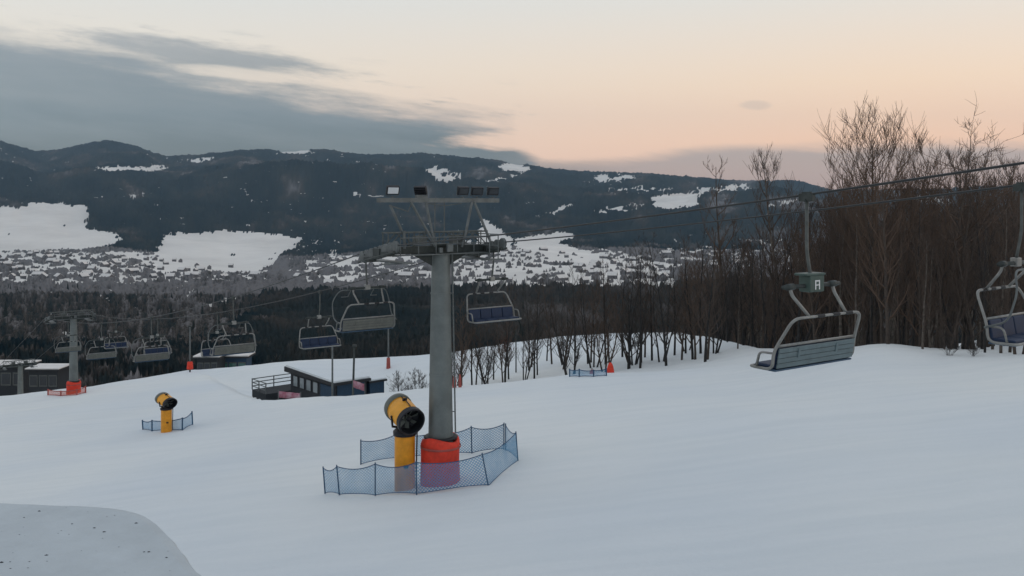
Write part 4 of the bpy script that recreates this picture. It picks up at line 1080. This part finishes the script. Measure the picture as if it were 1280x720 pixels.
low = math_('ADD', math_('SUBTRACT', .052, v), math_('MULTIPLY', math_('SUBTRACT', n_big, .5), .035))
low = math_('ADD', low, math_('MULTIPLY', mr(u, .10, .26), .016))
low = math_('MULTIPLY', mr(low, -.006, .012), .8)
puff = math_('MULTIPLY', blob(.275, .112, .016, .005), .28)
wisp = math_('MULTIPLY', mr(n_mid, .54, .70), math_('MULTIPLY', mr(m1, -.05, .0), .55))
right = math_('MULTIPLY', blob(.50, .052, .22, .018), .35)
cm_ = math_('MAXIMUM', math_('MAXIMUM', bank, low), math_('MAXIMUM', math_('MAXIMUM', puff, wisp), right))
ccol = ramp(math_('ADD', v, math_('MULTIPLY', math_('SUBTRACT', nz(1.5, 9, 1.3, .62), .5), .15)), [(0, lin(74, 88, 102)), (.055, lin(86, 98, 110)), (.10, lin(108, 117, 127)), (.15, lin(126, 131, 138)), (.21, lin(146, 147, 151))])
ccol_r = ramp(math_('ADD', v, math_('MULTIPLY', math_('SUBTRACT', n_mid, .5), .04)), [(0, lin(146, 134, 138)), (.04, lin(150, 138, 141)), (.06, lin(146, 138, 142)), (.12, lin(160, 152, 150))])
ccol = mixc(mr(u, -.05, .18), ccol, ccol_r)
# the cloud only lies ahead; overhead the deck breaks up
cm_ = math_('MULTIPLY', cm_, mr(sp.outputs['Y'], .12, .4))
skyc = mixc(cm_, clear, ccol)
bg = N('ShaderNodeBackground'); Lk(skyc, bg.inputs['Color']); bg.inputs['Strength'].default_value = 1.0
ns = N('ShaderNodeTexSky'); ns.sky_type = 'NISHITA'; ns.sun_disc = False; ns.sun_elevation = R(SUN_EL); ns.sun_rotation = R(SUN_AZ); ns.altitude = 600; ns.dust_density = 1
bg2 = N('ShaderNodeBackground'); Lk(ns.outputs[0], bg2.inputs['Color']); bg2.inputs['Strength'].default_value = .03
ad = N('ShaderNodeAddShader'); Lk(bg.outputs[0], ad.inputs[0]); Lk(bg2.outputs[0], ad.inputs[1])
wo = N('ShaderNodeOutputWorld'); Lk(ad.outputs[0], wo.inputs['Surface'])
sl_ = bpy.data.lights.new('sun', 'SUN'); sl_.energy = .35; sl_.angle = R(14); sl_.color = (1, .72, .52)
so = bpy.data.objects.new('sun', sl_); col.objects.link(so)
dirv = Vector((math.sin(R(SUN_AZ))*math.cos(R(SUN_EL)), math.cos(R(SUN_AZ))*math.cos(R(SUN_EL)), math.sin(R(SUN_EL))))
so.rotation_euler = (-dirv).to_track_quat('-Z', 'Y').to_euler()

# ------------------------------------------------------------------ camera
cam = bpy.data.cameras.new('camera'); co = bpy.data.objects.new('camera', cam); col.objects.link(co); scene.camera = co
cam.lens = 36*F/1280; cam.sensor_width = 36; cam.shift_y = -(360-H)/1280; cam.clip_start = .5; cam.clip_end = 30000
co.location = (0, 0, 0); co.rotation_euler = (R(90), 0, 0)
scene.view_settings.view_transform = 'Standard'; scene.view_settings.look = 'None'; scene.view_settings.exposure = .30; scene.view_settings.gamma = 1
scene.view_settings.use_curve_mapping = False
scene.render.resolution_x = 1024; scene.render.resolution_y = 576
for k, (t, u_) in protos.items():
    if not u_:
        for c in list(t.children): bpy.data.objects.remove(c)
        bpy.data.objects.remove(t)
